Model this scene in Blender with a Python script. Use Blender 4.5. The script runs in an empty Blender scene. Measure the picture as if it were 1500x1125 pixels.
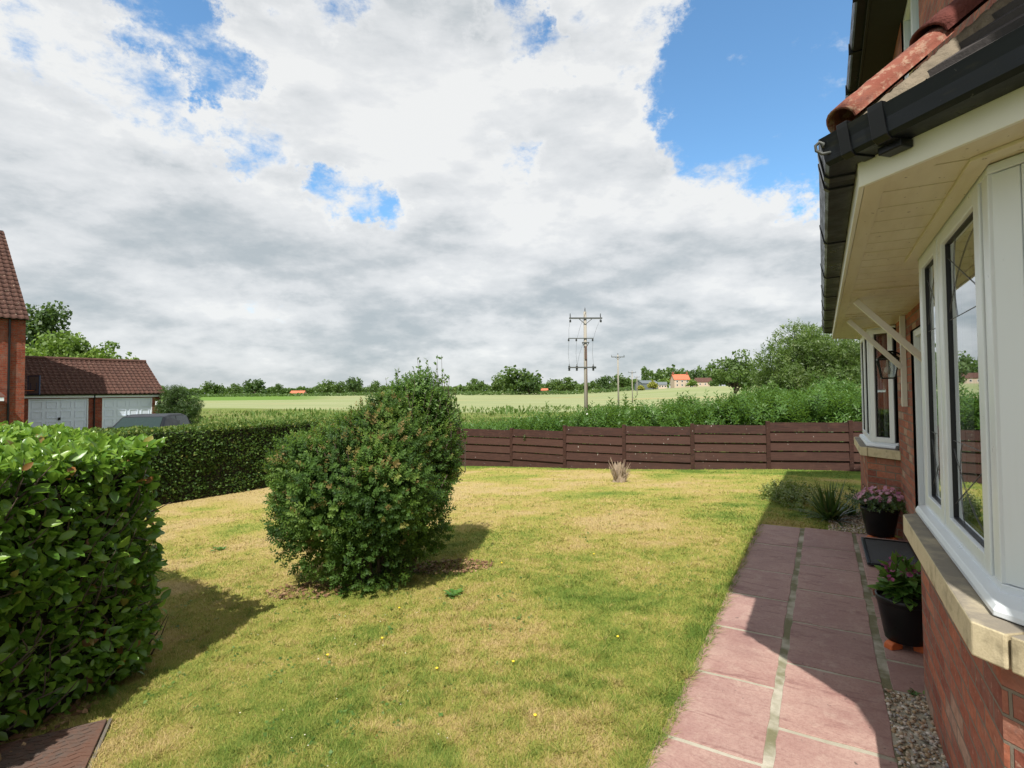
import bpy, math, random
import numpy as np
from mathutils import Vector, Matrix
rng = np.random.default_rng(7); random.seed(7)
SC = bpy.context.scene
# ---------------- camera ----------------
F, PITCH, ROLL, EYE = 790.0, 0.03, 0.008, 1.6
fwd = Vector((0, math.cos(PITCH), math.sin(PITCH))); rt = Vector((1, 0, 0)); up = rt.cross(fwd)
r_ = rt*math.cos(ROLL) - up*math.sin(ROLL); u_ = up*math.cos(ROLL) + rt*math.sin(ROLL)
SHP = 573 - 562.5 - F*math.tan(PITCH)
cd = bpy.data.cameras.new('camera'); cam = bpy.data.objects.new('camera', cd); SC.collection.objects.link(cam)
M3 = Matrix((r_, u_, -fwd)).transposed().to_4x4(); M3.translation = (0, 0, EYE); cam.matrix_world = M3
cd.sensor_width = 36; cd.lens = F/1500*36; cd.shift_y = SHP/1500; cd.clip_end = 20000; cd.clip_start = 0.05
SC.camera = cam
# ---------------- sun, sky, exposure ----------------
SUN_EL = math.radians(54); SHD = Vector((0.245, 0.97, 0)).normalized()
to_sun = Vector((-SHD.x*math.cos(SUN_EL), -SHD.y*math.cos(SUN_EL), math.sin(SUN_EL)))
sd = bpy.data.lights.new('sun', 'SUN'); sd.energy = 5.0; sd.angle = math.radians(0.5); sd.color = (1, .95, .87)
so = bpy.data.objects.new('sun', sd); SC.collection.objects.link(so); so.rotation_euler = to_sun.to_track_quat('Z', 'Y').to_euler()
so.location = (0, -5, 30)
SC.view_settings.view_transform = 'Standard'; SC.view_settings.look = 'None'; SC.view_settings.gamma = 1
SC.view_settings.exposure = 0.52
def nd(nt, t, **k):
    n = nt.nodes.new(t)
    for a, b in k.items():
        if a in n.inputs.keys() and not hasattr(n, a): n.inputs[a].default_value = b
        else: setattr(n, a, b)
    return n
class G:
    """small node-graph helper"""
    def __init__(s, nt): s.nt = nt
    def _in(s, sock, v):
        if v is None: return
        if isinstance(v, bpy.types.NodeSocket): s.nt.links.new(v, sock)
        else:
            if sock.type == 'RGBA' and len(v) == 3: v = (*v, 1)
            sock.default_value = v
    def n(s, t, outs=0, **k):
        n = s.nt.nodes.new(t); ins = {}
        for a, b in k.items():
            if a.startswith('_'): setattr(n, a[1:], b)
            else: ins[a] = b
        for a, b in ins.items():
            key = int(a[1:]) if a[0] == 'i' and a[1:].isdigit() else a.replace('__', ' ')
            s._in(n.inputs[key], b)
        return n.outputs[outs]
    def m(s, op, a, b=None, c=None, clamp=False):
        return s.n('ShaderNodeMath', _operation=op, _use_clamp=clamp, i0=a, i1=b, i2=c)
    def vm(s, op, a, b=None, outs=0):
        return s.n('ShaderNodeVectorMath', outs, _operation=op, i0=a, i1=b)
    def mix(s, f, a, b, bt='MIX'):
        n = s.nt.nodes.new('ShaderNodeMix'); n.data_type = 'RGBA'; n.blend_type = bt
        s._in(n.inputs[0], f); s._in(n.inputs[6], a); s._in(n.inputs[7], b); return n.outputs[2]
    def mixv(s, f, a, b):
        n = s.nt.nodes.new('ShaderNodeMix'); n.data_type = 'FLOAT'
        s._in(n.inputs[0], f); s._in(n.inputs[2], a); s._in(n.inputs[3], b); return n.outputs[0]
    def rng(s, v, a, b, c=0., d=1., smooth=True):
        return s.n('ShaderNodeMapRange', _interpolation_type='SMOOTHSTEP' if smooth else 'LINEAR', i0=v, i1=a, i2=b, i3=c, i4=d)
    def noise(s, vec, scale, detail=4., rough=.55, dist=0., col=False):
        return s.n('ShaderNodeTexNoise', 1 if col else 0, Vector=vec, Scale=scale, Detail=detail, Roughness=rough, Distortion=dist)
    def xyz(s, v):
        n = s.nt.nodes.new('ShaderNodeSeparateXYZ'); s._in(n.inputs[0], v); return n.outputs
    def comb(s, a, b, c): return s.n('ShaderNodeCombineXYZ', i0=a, i1=b, i2=c)
    def ramp(s, f, stops):
        n = s.nt.nodes.new('ShaderNodeValToRGB'); s._in(n.inputs[0], f); e = n.color_ramp.elements
        while len(e) < len(stops): e.new(.5)
        for k, (p, c) in enumerate(stops): e[k].position = p; e[k].color = (*c, 1)
        return n.outputs[0]
    def bump(s, h, strength=.5, dist=.01):
        return s.n('ShaderNodeBump', Strength=strength, Distance=dist, Height=h)
SKY_K = .15
W = bpy.data.worlds.new('World'); SC.world = W; W.use_nodes = True
wt = W.node_tree; wt.nodes.clear(); g = G(wt)
skyt = wt.nodes.new('ShaderNodeTexSky'); skyt.sky_type = 'NISHITA'; skyt.sun_disc = False
skyt.sun_elevation = SUN_EL; skyt.sun_rotation = math.atan2(to_sun.x, to_sun.y); skyt.air_density = 1.0; skyt.dust_density = .6; skyt.ozone_density = 2.0
D = g.n('ShaderNodeTexCoord', 0); dx, dy, dz = g.xyz(D)
dzc = g.m('MAXIMUM', dz, 0.0)
def vscale(v, k):
    o = g.vm('SCALE', v); o.node.inputs['Scale'].default_value = k; return o
wig = g.noise(D, 9., 10., .68, col=True)
Dw = g.vm('NORMALIZE', g.vm('ADD', D, vscale(g.vm('SUBTRACT', wig, (.5, .5, .5)), .22)))
inv = g.m('DIVIDE', 1.0, g.m('ADD', dzc, .42))
Q = g.comb(g.m('MULTIPLY', dx, inv), g.m('MULTIPLY', dy, inv), g.m('MULTIPLY', dzc, 2.6))
def sky_dir(px, py):
    v = r_*((px-750)/F) - u_*((py-562.5-SHP)/F) + fwd; return v.normalized()
def blobs(lst, inner=.25, outer=1.5):
    acc = None
    for px, py, rad, amp in lst:
        d = g.vm('DOT_PRODUCT', Dw, tuple(sky_dir(px, py)), outs=1)
        k = g.rng(d, math.cos(math.radians(rad*outer)), math.cos(math.radians(rad*inner)), 0., amp)
        acc = k if acc is None else g.m('MAXIMUM', acc, k)
    return acc
# openings of blue between the clouds, as directions in the sky
gap = blobs(((1095, 90, 7.2, .62), (1050, 190, 5.5, .60), (1150, 185, 6.5, .62), (1210, 60, 9, .62), (1180, 130, 6, .62), (965, 60, 4., .25),
        (262, 15, 4.6, .60), (305, 80, 3.8, .56), (350, 112, 2.6, .46), (150, 85, 5, .36), (60, 70, 4.6, .40), (200, 30, 5, .22), (175, 160, 3.6, .2),
        (475, 286, 2.4, .36), (520, 292, 2.2, .34), (560, 293, 2.0, .31), (220, 180, 3.2, .22), (728, 22, 2.2, .42), (765, 65, 2.3, .42), (800, 98, 2.0, .36), (745, 222, 2.8, .34), (350, 190, 2.8, .24), (390, 200, 2.6, .22),
        (460, 18, 2.8, .34), (500, 5, 2.6, .32), (640, 8, 2.6, .26), (400, 430, 2.2, .12), (870, 40, 3.5, .2)))
def billow(v, sc, det=7., ro=.55):
    n = g.n('ShaderNodeTexNoise', 0, _noise_type='RIDGED_MULTIFRACTAL', _normalize=True, Vector=v, Scale=sc, Detail=det, Roughness=ro, Lacunarity=2.1); return g.m('SUBTRACT', 1., n)
Dq = g.comb(dx, dy, g.m('MULTIPLY', dzc, 1.7))
def dens(v, w_): return g.m('ADD', g.m('MULTIPLY', g.noise(v, 3.6, 9., .60), 1.0), g.m('MULTIPLY', g.noise(w_, 2.1, 4., .5), .55))
n1 = g.noise(Dq, 5.2, 12., .66)
cov = g.m('SUBTRACT', g.m('ADD', g.m('MULTIPLY', n1, 1.5), -.02), gap)
alpha = g.rng(cov, .20, .46)
# cloud body: bright crests and grey bases, lit from above
def body_n(v): return g.m('ADD', g.m('ADD', g.m('MULTIPLY', g.noise(v, 3.0, 11., .60), .62), g.m('MULTIPLY', g.noise(v, 1.3, 3., .5), .38)), g.m('MULTIPLY', billow(v, 4.2), .10))
b0 = body_n(Q); b1 = body_n(g.vm('ADD', Q, (-.01, -.02, .085))); b2 = body_n(g.vm('ADD', Q, (-.03, -.05, .26)))
def lowf(v): return g.noise(v, 2.4, 5., .52)
l0 = lowf(Q); l1 = lowf(g.vm('ADD', Q, (-.02, -.04, .22)))
edge = g.m('ADD', g.m('ADD', g.m('MULTIPLY', g.m('SUBTRACT', b0, b1), 3.9), g.m('MULTIPLY', g.m('SUBTRACT', b0, b2), 1.3)), g.m('MULTIPLY', g.m('SUBTRACT', l0, l1), 1.5))
body = g.m('ADD', .5, edge)
grey = blobs(((150, 385, 13, .62), (330, 410, 11, .68), (60, 330, 8, .25), (520, 445, 9, .50), (690, 470, 9, .42), (900, 485, 10, .50), (1080, 440, 9, .42), (820, 420, 8, .25), (480, 170, 8, .12), (1000, 350, 6, .14)), .1, 1.5)
white = blobs(((640, 110, 12, .30), (560, 330, 7, .30), (760, 390, 6, .34), (900, 160, 8, .30), (1000, 385, 6, .30), (1100, 300, 9, .26), (260, 230, 8, .26), (120, 160, 9, .22), (690, 265, 6, .25), (430, 90, 7, .20)), .1, 1.5)
low = g.rng(dz, .03, .40)
shade = g.m('ADD', g.m('MULTIPLY', body, .80), g.m('ADD', .09, g.m('MULTIPLY', low, .25)))
shade = g.m('ADD', shade, g.m('SUBTRACT', g.m('MULTIPLY', white, .26), g.m('MULTIPLY', grey, .30)))
hz = g.rng(dz, .0, .09, 1., 0.)
shade = g.mixv(g.m('MULTIPLY', hz, .35), shade, .60)
shade = g.m('MAXIMUM', g.m('ADD', shade, g.m('MULTIPLY', g.rng(cov, .70, .36), .25)), 0., clamp=True)
ccol = g.ramp(shade, ((0., (.335, .37, .39)), (.28, (.41, .435, .45)), (.55, (.505, .52, .53)), (.85, (.57, .58, .585)), (1., (.62, .625, .62))))
tint = g.n('ShaderNodeMix', 2, _data_type='RGBA') if False else None
skc = g.mix(1., skyt.outputs[0], (.74, 1.0, 1.07), 'MULTIPLY')
bg1 = g.n('ShaderNodeBackground', Color=skc, Strength=SKY_K)
bg2 = g.n('ShaderNodeBackground', Color=ccol, Strength=1.0)
mx = g.n('ShaderNodeMixShader', i0=g.m('MULTIPLY', alpha, .97), i1=bg1, i2=bg2)
wo = wt.nodes.new('ShaderNodeOutputWorld'); wt.links.new(mx, wo.inputs[0])
W.cycles.sampling_method = 'MANUAL'; W.cycles.sample_map_resolution = 512

# ---------------- geometry of the place ----------------
ANG = math.radians(90 - 29.973)                 # the house axis s runs this far round from +X
SX, SY = math.cos(ANG), math.sin(ANG); NX, NY = -SY, SX
def sw(x, y): return x*SX + y*SY, x*NX + y*NY
def sstep(v, a, b):
    t = np.clip((v-a)/(b-a), 0, 1); return t*t*(3-2*t)
def zg(x, y):
    s, w = sw(np.asarray(x, float), np.asarray(y, float))
    z = -.045*np.clip(w-1, 0, 11) - .045*np.clip(s-7.5, 0, 38)
    yy = np.asarray(y, float); u = np.asarray(x, float)/np.maximum(yy, 1)
    z = z + 1.9*sstep(yy, 130, 520) + 4.9*sstep(yy, 120, 340)*sstep(u, .08, .38)
    return z
def ray(px, py): return r_*((px-750)/F) - u_*((py-562.5-SHP)/F) + fwd
def on_y(px, py, y):
    d = ray(px, py); t = y/d.y; return Vector((d.x*t, y, EYE + d.z*t))
def on_g(px, py):
    d = ray(px, py); t = 1.
    for _ in range(300):
        p = d*t; t *= 1 + .3*(EYE + p.z - float(zg(p.x, p.y)))/EYE
    p = d*t; return Vector((p.x, p.y, float(zg(p.x, p.y))))
def hw(s, w, z=0): return Vector((s*SX+w*NX, s*SY+w*NY, z))

# ---------------- object helpers ----------------
COL = SC.collection
def tag(o, label=None, cat=None, group=None, kind=None):
    for k, v in (('label', label), ('category', cat), ('group', group), ('kind', kind)):
        if v: o[k] = v
    return o
def thing(name, label, cat, loc=(0, 0, 0), rz=0, group=None):
    o = bpy.data.objects.new(name, None); COL.objects.link(o); o.location = loc; o.rotation_euler = (0, 0, rz); o.empty_display_size = .2
    return tag(o, label, cat, group)
def add_uv(me):
    nl = len(me.loops)
    if not nl: return
    vi = np.empty(nl, np.int32); me.loops.foreach_get('vertex_index', vi)
    co = np.empty(len(me.vertices)*3, np.float32); me.vertices.foreach_get('co', co); co = co.reshape(-1, 3)
    nf = len(me.polygons); no = np.empty(nf*3, np.float32); me.polygons.foreach_get('normal', no); no = no.reshape(-1, 3)
    lt = np.empty(nf, np.int32); me.polygons.foreach_get('loop_total', lt); no = np.repeat(no, lt, 0)
    p = co[vi]; t = np.stack([-no[:, 1], no[:, 0], 0*no[:, 0]], 1); L = np.linalg.norm(t, axis=1); flat = L < .2
    t[flat] = (1, 0, 0); t /= np.linalg.norm(t, axis=1)[:, None]
    b = np.cross(no, t); b[flat] = (0, 1, 0)
    uv = np.stack([(p*t).sum(1), (p*b).sum(1)], 1).astype(np.float32)
    me.uv_layers.new(name='UVMap').data.foreach_set('uv', uv.ravel())
class MB:
    def __init__(s): s.v = []; s.f = []; s.mi = []; s.st = []
    def add(s, vs, fs, mi=0):
        o = len(s.v); s.st.append((o, len(s.f))); s.v += [tuple(v) for v in vs]; s.f += [tuple(o+i for i in f) for f in fs]; s.mi += [mi]*len(fs); return s
    def quad(s, a, b, c, d, mi=0): return s.add([a, b, c, d], [(0, 1, 2, 3)], mi)
    def box(s, x0, x1, y0, y1, z0, z1, mi=0):
        return s.add([(x0,y0,z0),(x1,y0,z0),(x1,y1,z0),(x0,y1,z0),(x0,y0,z1),(x1,y0,z1),(x1,y1,z1),(x0,y1,z1)],
                     [(0,3,2,1),(4,5,6,7),(0,1,5,4),(1,2,6,5),(2,3,7,6),(3,0,4,7)], mi)
    def bar(s, a, b, w, h, upv=(0, 0, 1), mi=0):
        a = Vector(a); b = Vector(b); d = (b-a).normalized(); x = d.cross(Vector(upv)).normalized(); y = x.cross(d)
        vs = [p + x*(i*w/2) + y*(j*h/2) for p in (a, b) for i, j in ((-1,-1),(1,-1),(1,1),(-1,1))]
        return s.add(vs, [(0,3,2,1)[::-1],(4,5,6,7)[::-1],(0,1,5,4)[::-1],(1,2,6,5)[::-1],(2,3,7,6)[::-1],(3,0,4,7)[::-1]], mi)
    def prism(s, poly, z0, z1, mi=0):
        """poly counter-clockwise in plan"""
        n = len(poly); vs = [(p[0], p[1], z0) for p in poly] + [(p[0], p[1], z1) for p in poly]
        fs = [tuple(range(n))[::-1], tuple(range(n, 2*n))] + [(i, (i+1) % n, n+(i+1) % n, n+i) for i in range(n)]
        return s.add(vs, fs, mi)
    def sweep(s, prof, path, mi=0, closed=True):
        """profile (offset sideways, up) mitred along a plan path [(x,y)] ; z in profile"""
        P = [Vector((p[0], p[1])) for p in path]; rows = []
        for i, p in enumerate(P):
            d0 = (P[i]-P[i-1]).normalized() if i else None; d1 = (P[i+1]-P[i]).normalized() if i < len(P)-1 else None
            if d0 is None: d0 = d1
            if d1 is None: d1 = d0
            n0 = Vector((-d0.y, d0.x)); n1 = Vector((-d1.y, d1.x)); n = (n0+n1).normalized(); k = 1/max(.3, n.dot(n0))
            rows.append([(p.x+n.x*k*a, p.y+n.y*k*a, z) for a, z in prof])
        m = len(prof); vs = [v for r in rows for v in r]; fs = []
        for i in range(len(rows)-1):
            for j in range(m if closed else m-1):
                a = i*m+j; b = i*m+(j+1) % m; fs.append((a, b, b+m, a+m))
        if closed: fs += [tuple(range(m))[::-1], tuple(range((len(rows)-1)*m, len(rows)*m))]
        return s.add(vs, fs, mi)
    def tube(s, pts, rads, n=8, mi=0, cap=True):
        pts = [Vector(p) for p in pts]
        if not hasattr(rads, '__len__'): rads = [rads]*len(pts)
        vs = []; ref = None
        for i, p in enumerate(pts):
            d = (pts[min(i+1, len(pts)-1)] - pts[max(i-1, 0)])
            d = d.normalized() if d.length > 1e-9 else Vector((0, 0, 1))
            if ref is None: ref = d.orthogonal().normalized()
            x = (ref - d*ref.dot(d)); x = x.normalized() if x.length > 1e-6 else d.orthogonal().normalized(); ref = x; y = d.cross(x)
            for k in range(n):
                a = 2*math.pi*k/n; vs.append(p + (x*math.cos(a)+y*math.sin(a))*rads[i])
        fs = [(i*n+k, i*n+(k+1) % n, (i+1)*n+(k+1) % n, (i+1)*n+k) for i in range(len(pts)-1) for k in range(n)]
        if cap: fs += [tuple(range(n))[::-1], tuple(range((len(pts)-1)*n, len(pts)*n))]
        return s.add(vs, fs, mi)
    def lathe(s, prof, n=24, mi=0, c=(0, 0, 0)):
        return s.tube([(c[0], c[1], c[2]+z) for r, z in prof], [r for r, z in prof], n, mi) if all(prof[i][1] < prof[i+1][1] for i in range(len(prof)-1)) else s._lathe(prof, n, mi, c)
    def _lathe(s, prof, n, mi, c):
        vs = [(c[0]+r*math.cos(2*math.pi*k/n), c[1]+r*math.sin(2*math.pi*k/n), c[2]+z) for r, z in prof for k in range(n)]
        fs = [(i*n+k, i*n+(k+1) % n, (i+1)*n+(k+1) % n, (i+1)*n+k) for i in range(len(prof)-1) for k in range(n)]
        return s.add(vs, fs, mi)
    def build_each(s, name, mats, parent=None, smooth=False, bevel=0):
        st = s.st+[(len(s.v), len(s.f))]; out = []
        for (a, b), (c, d) in zip(st, st[1:]):
            q = MB(); q.v = s.v[a:c]; q.f = [tuple(i-a for i in f) for f in s.f[b:d]]; q.mi = s.mi[b:d]; out.append(q.build(name, mats, parent, smooth, bevel))
        return out
    def build(s, name, mats, parent=None, smooth=False, bevel=0, loc=None):
        me = bpy.data.meshes.new(name); me.from_pydata(s.v, [], s.f)
        if not isinstance(mats, (list, tuple)): mats = [mats]
        for m in mats: me.materials.append(m)
        if any(s.mi): me.polygons.foreach_set('material_index', s.mi)
        if smooth: me.polygons.foreach_set('use_smooth', [True]*len(me.polygons))
        add_uv(me); me.update()
        o = bpy.data.objects.new(name, me); COL.objects.link(o)
        if parent: o.parent = parent
        if loc: o.location = loc
        if bevel:
            b = o.modifiers.new('bevel', 'BEVEL'); b.width = bevel; b.segments = 2; b.limit_method = 'ANGLE'
        return o
def npmesh(name, V, Fc, mat, parent=None, attr=None, smooth=False, loc=None, k=4, mat_idx=None):
    me = bpy.data.meshes.new(name); V = np.ascontiguousarray(V, np.float32).reshape(-1, 3); Fc = np.ascontiguousarray(Fc, np.int32).reshape(-1, k)
    me.vertices.add(len(V)); me.vertices.foreach_set('co', V.ravel())
    me.loops.add(Fc.size); me.loops.foreach_set('vertex_index', Fc.ravel())
    me.polygons.add(len(Fc)); me.polygons.foreach_set('loop_start', np.arange(0, Fc.size, k, dtype=np.int32))
    try: me.polygons.foreach_set('loop_total', np.full(len(Fc), k, np.int32))
    except Exception: pass
    if smooth: me.polygons.foreach_set('use_smooth', np.ones(len(Fc), bool))
    me.update(calc_edges=True)
    for m in (mat if isinstance(mat, (list, tuple)) else [mat]): me.materials.append(m)
    if mat_idx is not None: me.polygons.foreach_set('material_index', mat_idx.astype(np.int32))
    if attr is not None:
        a = me.attributes.new('tone', 'FLOAT', 'POINT'); a.data.foreach_set('value', np.ascontiguousarray(attr, np.float32).ravel())
    o = bpy.data.objects.new(name, me); COL.objects.link(o)
    if parent: o.parent = parent
    if loc: o.location = loc
    return o
def unit(v): return v/np.maximum(np.linalg.norm(v, axis=-1, keepdims=True), 1e-9)
def scatter(T, TF, P, X, Yd, scale):
    """replicate template T (x = side, y = along, z = normal) at P with along-dir Yd and rough normal X"""
    Yd = unit(Yd); Zn = unit(X - Yd*(X*Yd).sum(1, keepdims=True)); Xs = np.cross(Yd, Zn)
    s = np.asarray(scale).reshape(-1, 1, 1) if np.ndim(scale) == 1 else np.asarray(scale).reshape(len(P), 1, -1)
    t = T[None]*s
    V = P[:, None] + t[..., :1]*Xs[:, None] + t[..., 1:2]*Yd[:, None] + t[..., 2:3]*Zn[:, None]
    Fc = TF[None] + (np.arange(len(P))*len(T))[:, None, None]
    return V.reshape(-1, 3), Fc.reshape(-1, TF.shape[1])
# leaf templates: unit length, folded along the midrib
def leaf_t(w=.42, fold=.10, curl=-.12):
    rows = [(0., 0.02), (.28, .85), (.6, 1.), (.86, .55), (1., .03)]
    V = []
    for y, k in rows:
        zc = curl*y*y
        V += [(-w/2*k, y, zc+fold*k), (0, y, zc), (w/2*k, y, zc+fold*k)]
    Fq = []
    for i in range(len(rows)-1):
        a = i*3; Fq += [(a, a+1, a+4, a+3), (a+1, a+2, a+5, a+4)]
    return np.array(V, float), np.array(Fq, int)
LEAF_T, LEAF_F = leaf_t()
SM_T = np.array([(0, 0, 0), (.24, .45, .06), (0, 1, -.08), (-.24, .45, .06)], float); SM_F = np.array([(0, 1, 2, 3)])
def shoot_t(n=14, L=1., leaf=.35, lw=.5, seed=1, droop=.3):
    r = np.random.default_rng(seed); V = []; Fq = []; k = 0
    for i in range(n):
        t = (i+.5)/n; a = i*2.4 + r.uniform(-.3, .3); d = np.array([math.cos(a), .55+.5*t, math.sin(a)]); d /= np.linalg.norm(d)
        nrm = np.array([-math.cos(a)*.5, 1., -math.sin(a)*.5]); sd = np.cross(d, nrm); sd /= np.linalg.norm(sd)
        b = np.array([0, t*L, 0.]); l = leaf*(1.15-.5*t)*r.uniform(.8, 1.2)
        V += [b, b+d*l*.5+sd*lw*l/2, b+d*l-nrm*droop*l*.3, b+d*l*.5-sd*lw*l/2]; Fq.append((k, k+1, k+2, k+3)); k += 4
    return np.array(V), np.array(Fq)
def vnoise(x, y, seed=0):
    r = np.random.default_rng(seed); T = r.random((256, 256)); xi = np.floor(x).astype(int); yi = np.floor(y).astype(int); fx = x-xi; fy = y-yi
    fx = fx*fx*(3-2*fx); fy = fy*fy*(3-2*fy); q = lambda a, b: T[a % 256, b % 256]
    return (q(xi, yi)*(1-fx)+q(xi+1, yi)*fx)*(1-fy) + (q(xi, yi+1)*(1-fx)+q(xi+1, yi+1)*fx)*fy
def fbm(x, y, seed=0, o=4): return sum(vnoise(x*2**i+i*7.3, y*2**i+i*3.1, seed+i)*.5**i for i in range(o))/sum(.5**i for i in range(o))

# ---------------- materials ----------------
def mat(name, fn):
    m = bpy.data.materials.new(name); m.use_nodes = True; nt = m.node_tree; nt.nodes.clear(); q = G(nt)
    out = nt.nodes.new('ShaderNodeOutputMaterial'); sh = fn(q); nt.links.new(sh, out.inputs[0]); return m
def pbr(q, col, rough=.6, bump=None, metal=0., spec=.5, coat=0.):
    n = q.nt.nodes.new('ShaderNodeBsdfPrincipled'); q._in(n.inputs['Base Color'], col); q._in(n.inputs['Roughness'], rough)
    n.inputs['Metallic'].default_value = metal; n.inputs['Specular IOR Level'].default_value = spec; n.inputs['Coat Weight'].default_value = coat
    if bump is not None: q._in(n.inputs['Normal'], bump)
    return n.outputs[0]
def OBJ(q): return q.n('ShaderNodeTexCoord', 3)
def UV(q): return q.n('ShaderNodeTexCoord', 2)
def plain(name, col, rough=.5, var=.15, scale=6., bump=.0, spec=.5, metal=0., coat=0., bscale=60.):
    def fn(q):
        o = OBJ(q); n = q.noise(o, scale, 6., .6); c = q.mix(n, tuple(x*(1-var) for x in col), tuple(min(1, x*(1+var)) for x in col))
        b = q.bump(q.noise(o, bscale, 5., .6), bump, .01) if bump else None
        return pbr(q, c, q.rng(n, 0, 1, max(0, rough-.08), min(1, rough+.08)), b, metal, spec, coat)
    return mat(name, fn)
def brick_mat(name, c1, c2, c3, mortar, scale=1., buff=None):
    def fn(q):
        uv = UV(q); uvw = q.vm('ADD', uv, q.vm('MULTIPLY', q.vm('SUBTRACT', q.noise(uv, 14., 3., .5, col=True), (.5, .5, .5)), (.006, .004, 0)))
        bt = q.nt.nodes.new('ShaderNodeTexBrick'); q._in(bt.inputs['Vector'], uvw)
        for k, v in (('Scale', 1.), ('Mortar Size', .006), ('Mortar Smooth', .3), ('Bias', 0.), ('Brick Width', .225*scale), ('Row Height', .075*scale)): bt.inputs[k].default_value = v
        bt.inputs['Color1'].default_value = (0, 0, 0, 1); bt.inputs['Color2'].default_value = (1, 1, 1, 1); bt.inputs['Mortar'].default_value = (.5, .5, .5, 1)
        tone = bt.outputs[0]; fac = bt.outputs[1]
        st = [(0., c1), (.35, c2), (.62, c3)] + ([(.86, c1), (.93, buff)] if buff else [(.9, c1)])
        c = q.ramp(tone, st); n = q.noise(uv, 26., 6., .7); n2 = q.noise(uv, 2.2, 4., .6)
        c = q.mix(q.rng(n, .3, .75, 0, .7), c, q.mix(1., c, (.45, .36, .34), 'MULTIPLY')); c = q.mix(q.rng(q.noise(uv, 9., 5., .7), .48, .70, 0, .6), c, (.17, .13, .115)); c = q.mix(q.rng(n2, .45, .75, 0, .35), c, (.32, .21, .17)); c = q.mix(q.rng(q.noise(uv, 42., 3., .6), .60, .72, 0, .5), c, (.50, .34, .26))
        c = q.mix(fac, c, q.mix(n, tuple(x*.7 for x in mortar), mortar))
        h = q.m('ADD', q.m('MULTIPLY', fac, -1.), q.m('MULTIPLY', n, .45))
        return pbr(q, c, .9, q.bump(h, 1., .012), spec=.2)
    return mat(name, fn)
def leaf_mat(name, stops, rough=.4, trans=.25, spec=.5, tcol=(.25, .42, .05)):
    def fn(q):
        a = q.n('ShaderNodeAttribute', 2, _attribute_name='tone'); c = q.ramp(a, stops)
        o = OBJ(q); c = q.mix(q.rng(q.noise(o, 1.6, 3., .5), .3, .7, 0, .45), c, q.mix(1., c, (.62, .70, .55), 'MULTIPLY'))
        p = pbr(q, c, rough, spec=spec)
        if trans <= 0: return p
        t = q.n('ShaderNodeBsdfTranslucent', Color=q.mix(.55, c, tcol))
        return q.n('ShaderNodeMixShader', i0=trans, i1=p, i2=t)
    return mat(name, fn)
M = {}
M['brick'] = brick_mat('house_brick', (.36, .125, .078), (.46, .17, .10), (.25, .085, .062), (.24, .205, .16), buff=(.44, .30, .22))
M['brick_far'] = brick_mat('far_brick', (.26, .055, .028), (.33, .075, .035), (.20, .045, .026), (.24, .17, .12))
def _glass(q):
    tr = q.n('ShaderNodeBsdfTransparent', Color=(.78, .84, .82)); gl = q.n('ShaderNodeBsdfGlossy', Color=(.95, .98, 1.), Roughness=.004)
    ge = q.nt.nodes.new('ShaderNodeNewGeometry'); ct = q.m('ABSOLUTE', q.vm('DOT_PRODUCT', ge.outputs['Normal'], ge.outputs['Incoming'], outs=1))
    f = q.m('ADD', .32, q.m('MULTIPLY', .68, q.m('POWER', q.m('SUBTRACT', 1., ct), 3.2)))
    return q.n('ShaderNodeMixShader', i0=f, i1=tr, i2=gl)
M['glass'] = mat('window_glass', _glass)
def _upvc(q):
    o = OBJ(q); n = q.noise(o, 9., 6., .7); st = q.noise(q.vm('MULTIPLY', o, (14., 14., 1.2)), 1., 4., .6)
    c = q.mix(q.rng(st, .5, .8, 0, .14), (.72, .765, .80), (.55, .54, .48)); return pbr(q, c, q.rng(n, 0, 1, .22, .42), spec=.5)
M['upvc'] = mat('white_upvc', _upvc)
def _soffit(q):
    o = OBJ(q); n = q.noise(q.vm('MULTIPLY', o, (1., 6., 3.)), 3., 6., .65)
    c = q.mix(q.rng(n, .35, .8, 0, .5), (.66, .60, .44), (.48, .41, .25)); sp = q.noise(o, 45., 2., .5); c = q.mix(q.rng(sp, .70, .76), c, (.16, .10, .05))
    return pbr(q, c, .35)
M['soffit'] = mat('soffit_board', _soffit)
M['fascia'] = plain('fascia_board', (.72, .71, .62), .35, .10, 5.)
def _stone(q):
    o = OBJ(q); n = q.noise(o, 14., 8., .7); m = q.noise(o, 5., 6., .65); f = q.noise(o, 220., 3., .6)
    c = q.mix(n, (.50, .42, .26), (.66, .58, .40)); c = q.mix(q.rng(m, .50, .68, 0, .75), c, (.19, .16, .10)); c = q.mix(q.rng(f, .35, .8, 0, .35), c, (.30, .25, .16))
    g3 = q.n('ShaderNodeNewGeometry', 1); z = q.xyz(g3)[2]; c = q.mix(q.m('MULTIPLY', q.rng(z, .6, .95), q.rng(m, .3, .58, .45, .95)), c, (.185, .165, .135))
    return pbr(q, c, .85, q.bump(q.m('ADD', n, q.m('MULTIPLY', f, .5)), .35, .006), spec=.3)
M['stone'] = mat('weathered_stone', _stone)
M['black_plastic'] = plain('black_plastic', (.007, .008, .009), .32, .5, 7., spec=.3)
def _gut(q):
    o = OBJ(q); n = q.noise(o, 5., 6., .6); d = q.noise(q.vm('MULTIPLY', o, (6., 6., 30.)), 1., 6., .7); sp = q.noise(o, 60., 3., .6)
    c = q.mix(n, (.004, .006, .009), (.010, .013, .016)); c = q.mix(q.rng(d, .52, .72, 0, .6), c, (.030, .030, .022)); c = q.mix(q.rng(sp, .70, .74, 0, .5), c, (.12, .12, .11))
    return pbr(q, c, q.rng(d, .3, .7, .25, .55), spec=.25)
M['black_gutter'] = mat('black_gutter', _gut)
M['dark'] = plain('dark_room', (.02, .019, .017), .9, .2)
M['seal'] = plain('rubber_seal', (.008, .008, .012), .5, .1)
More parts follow.
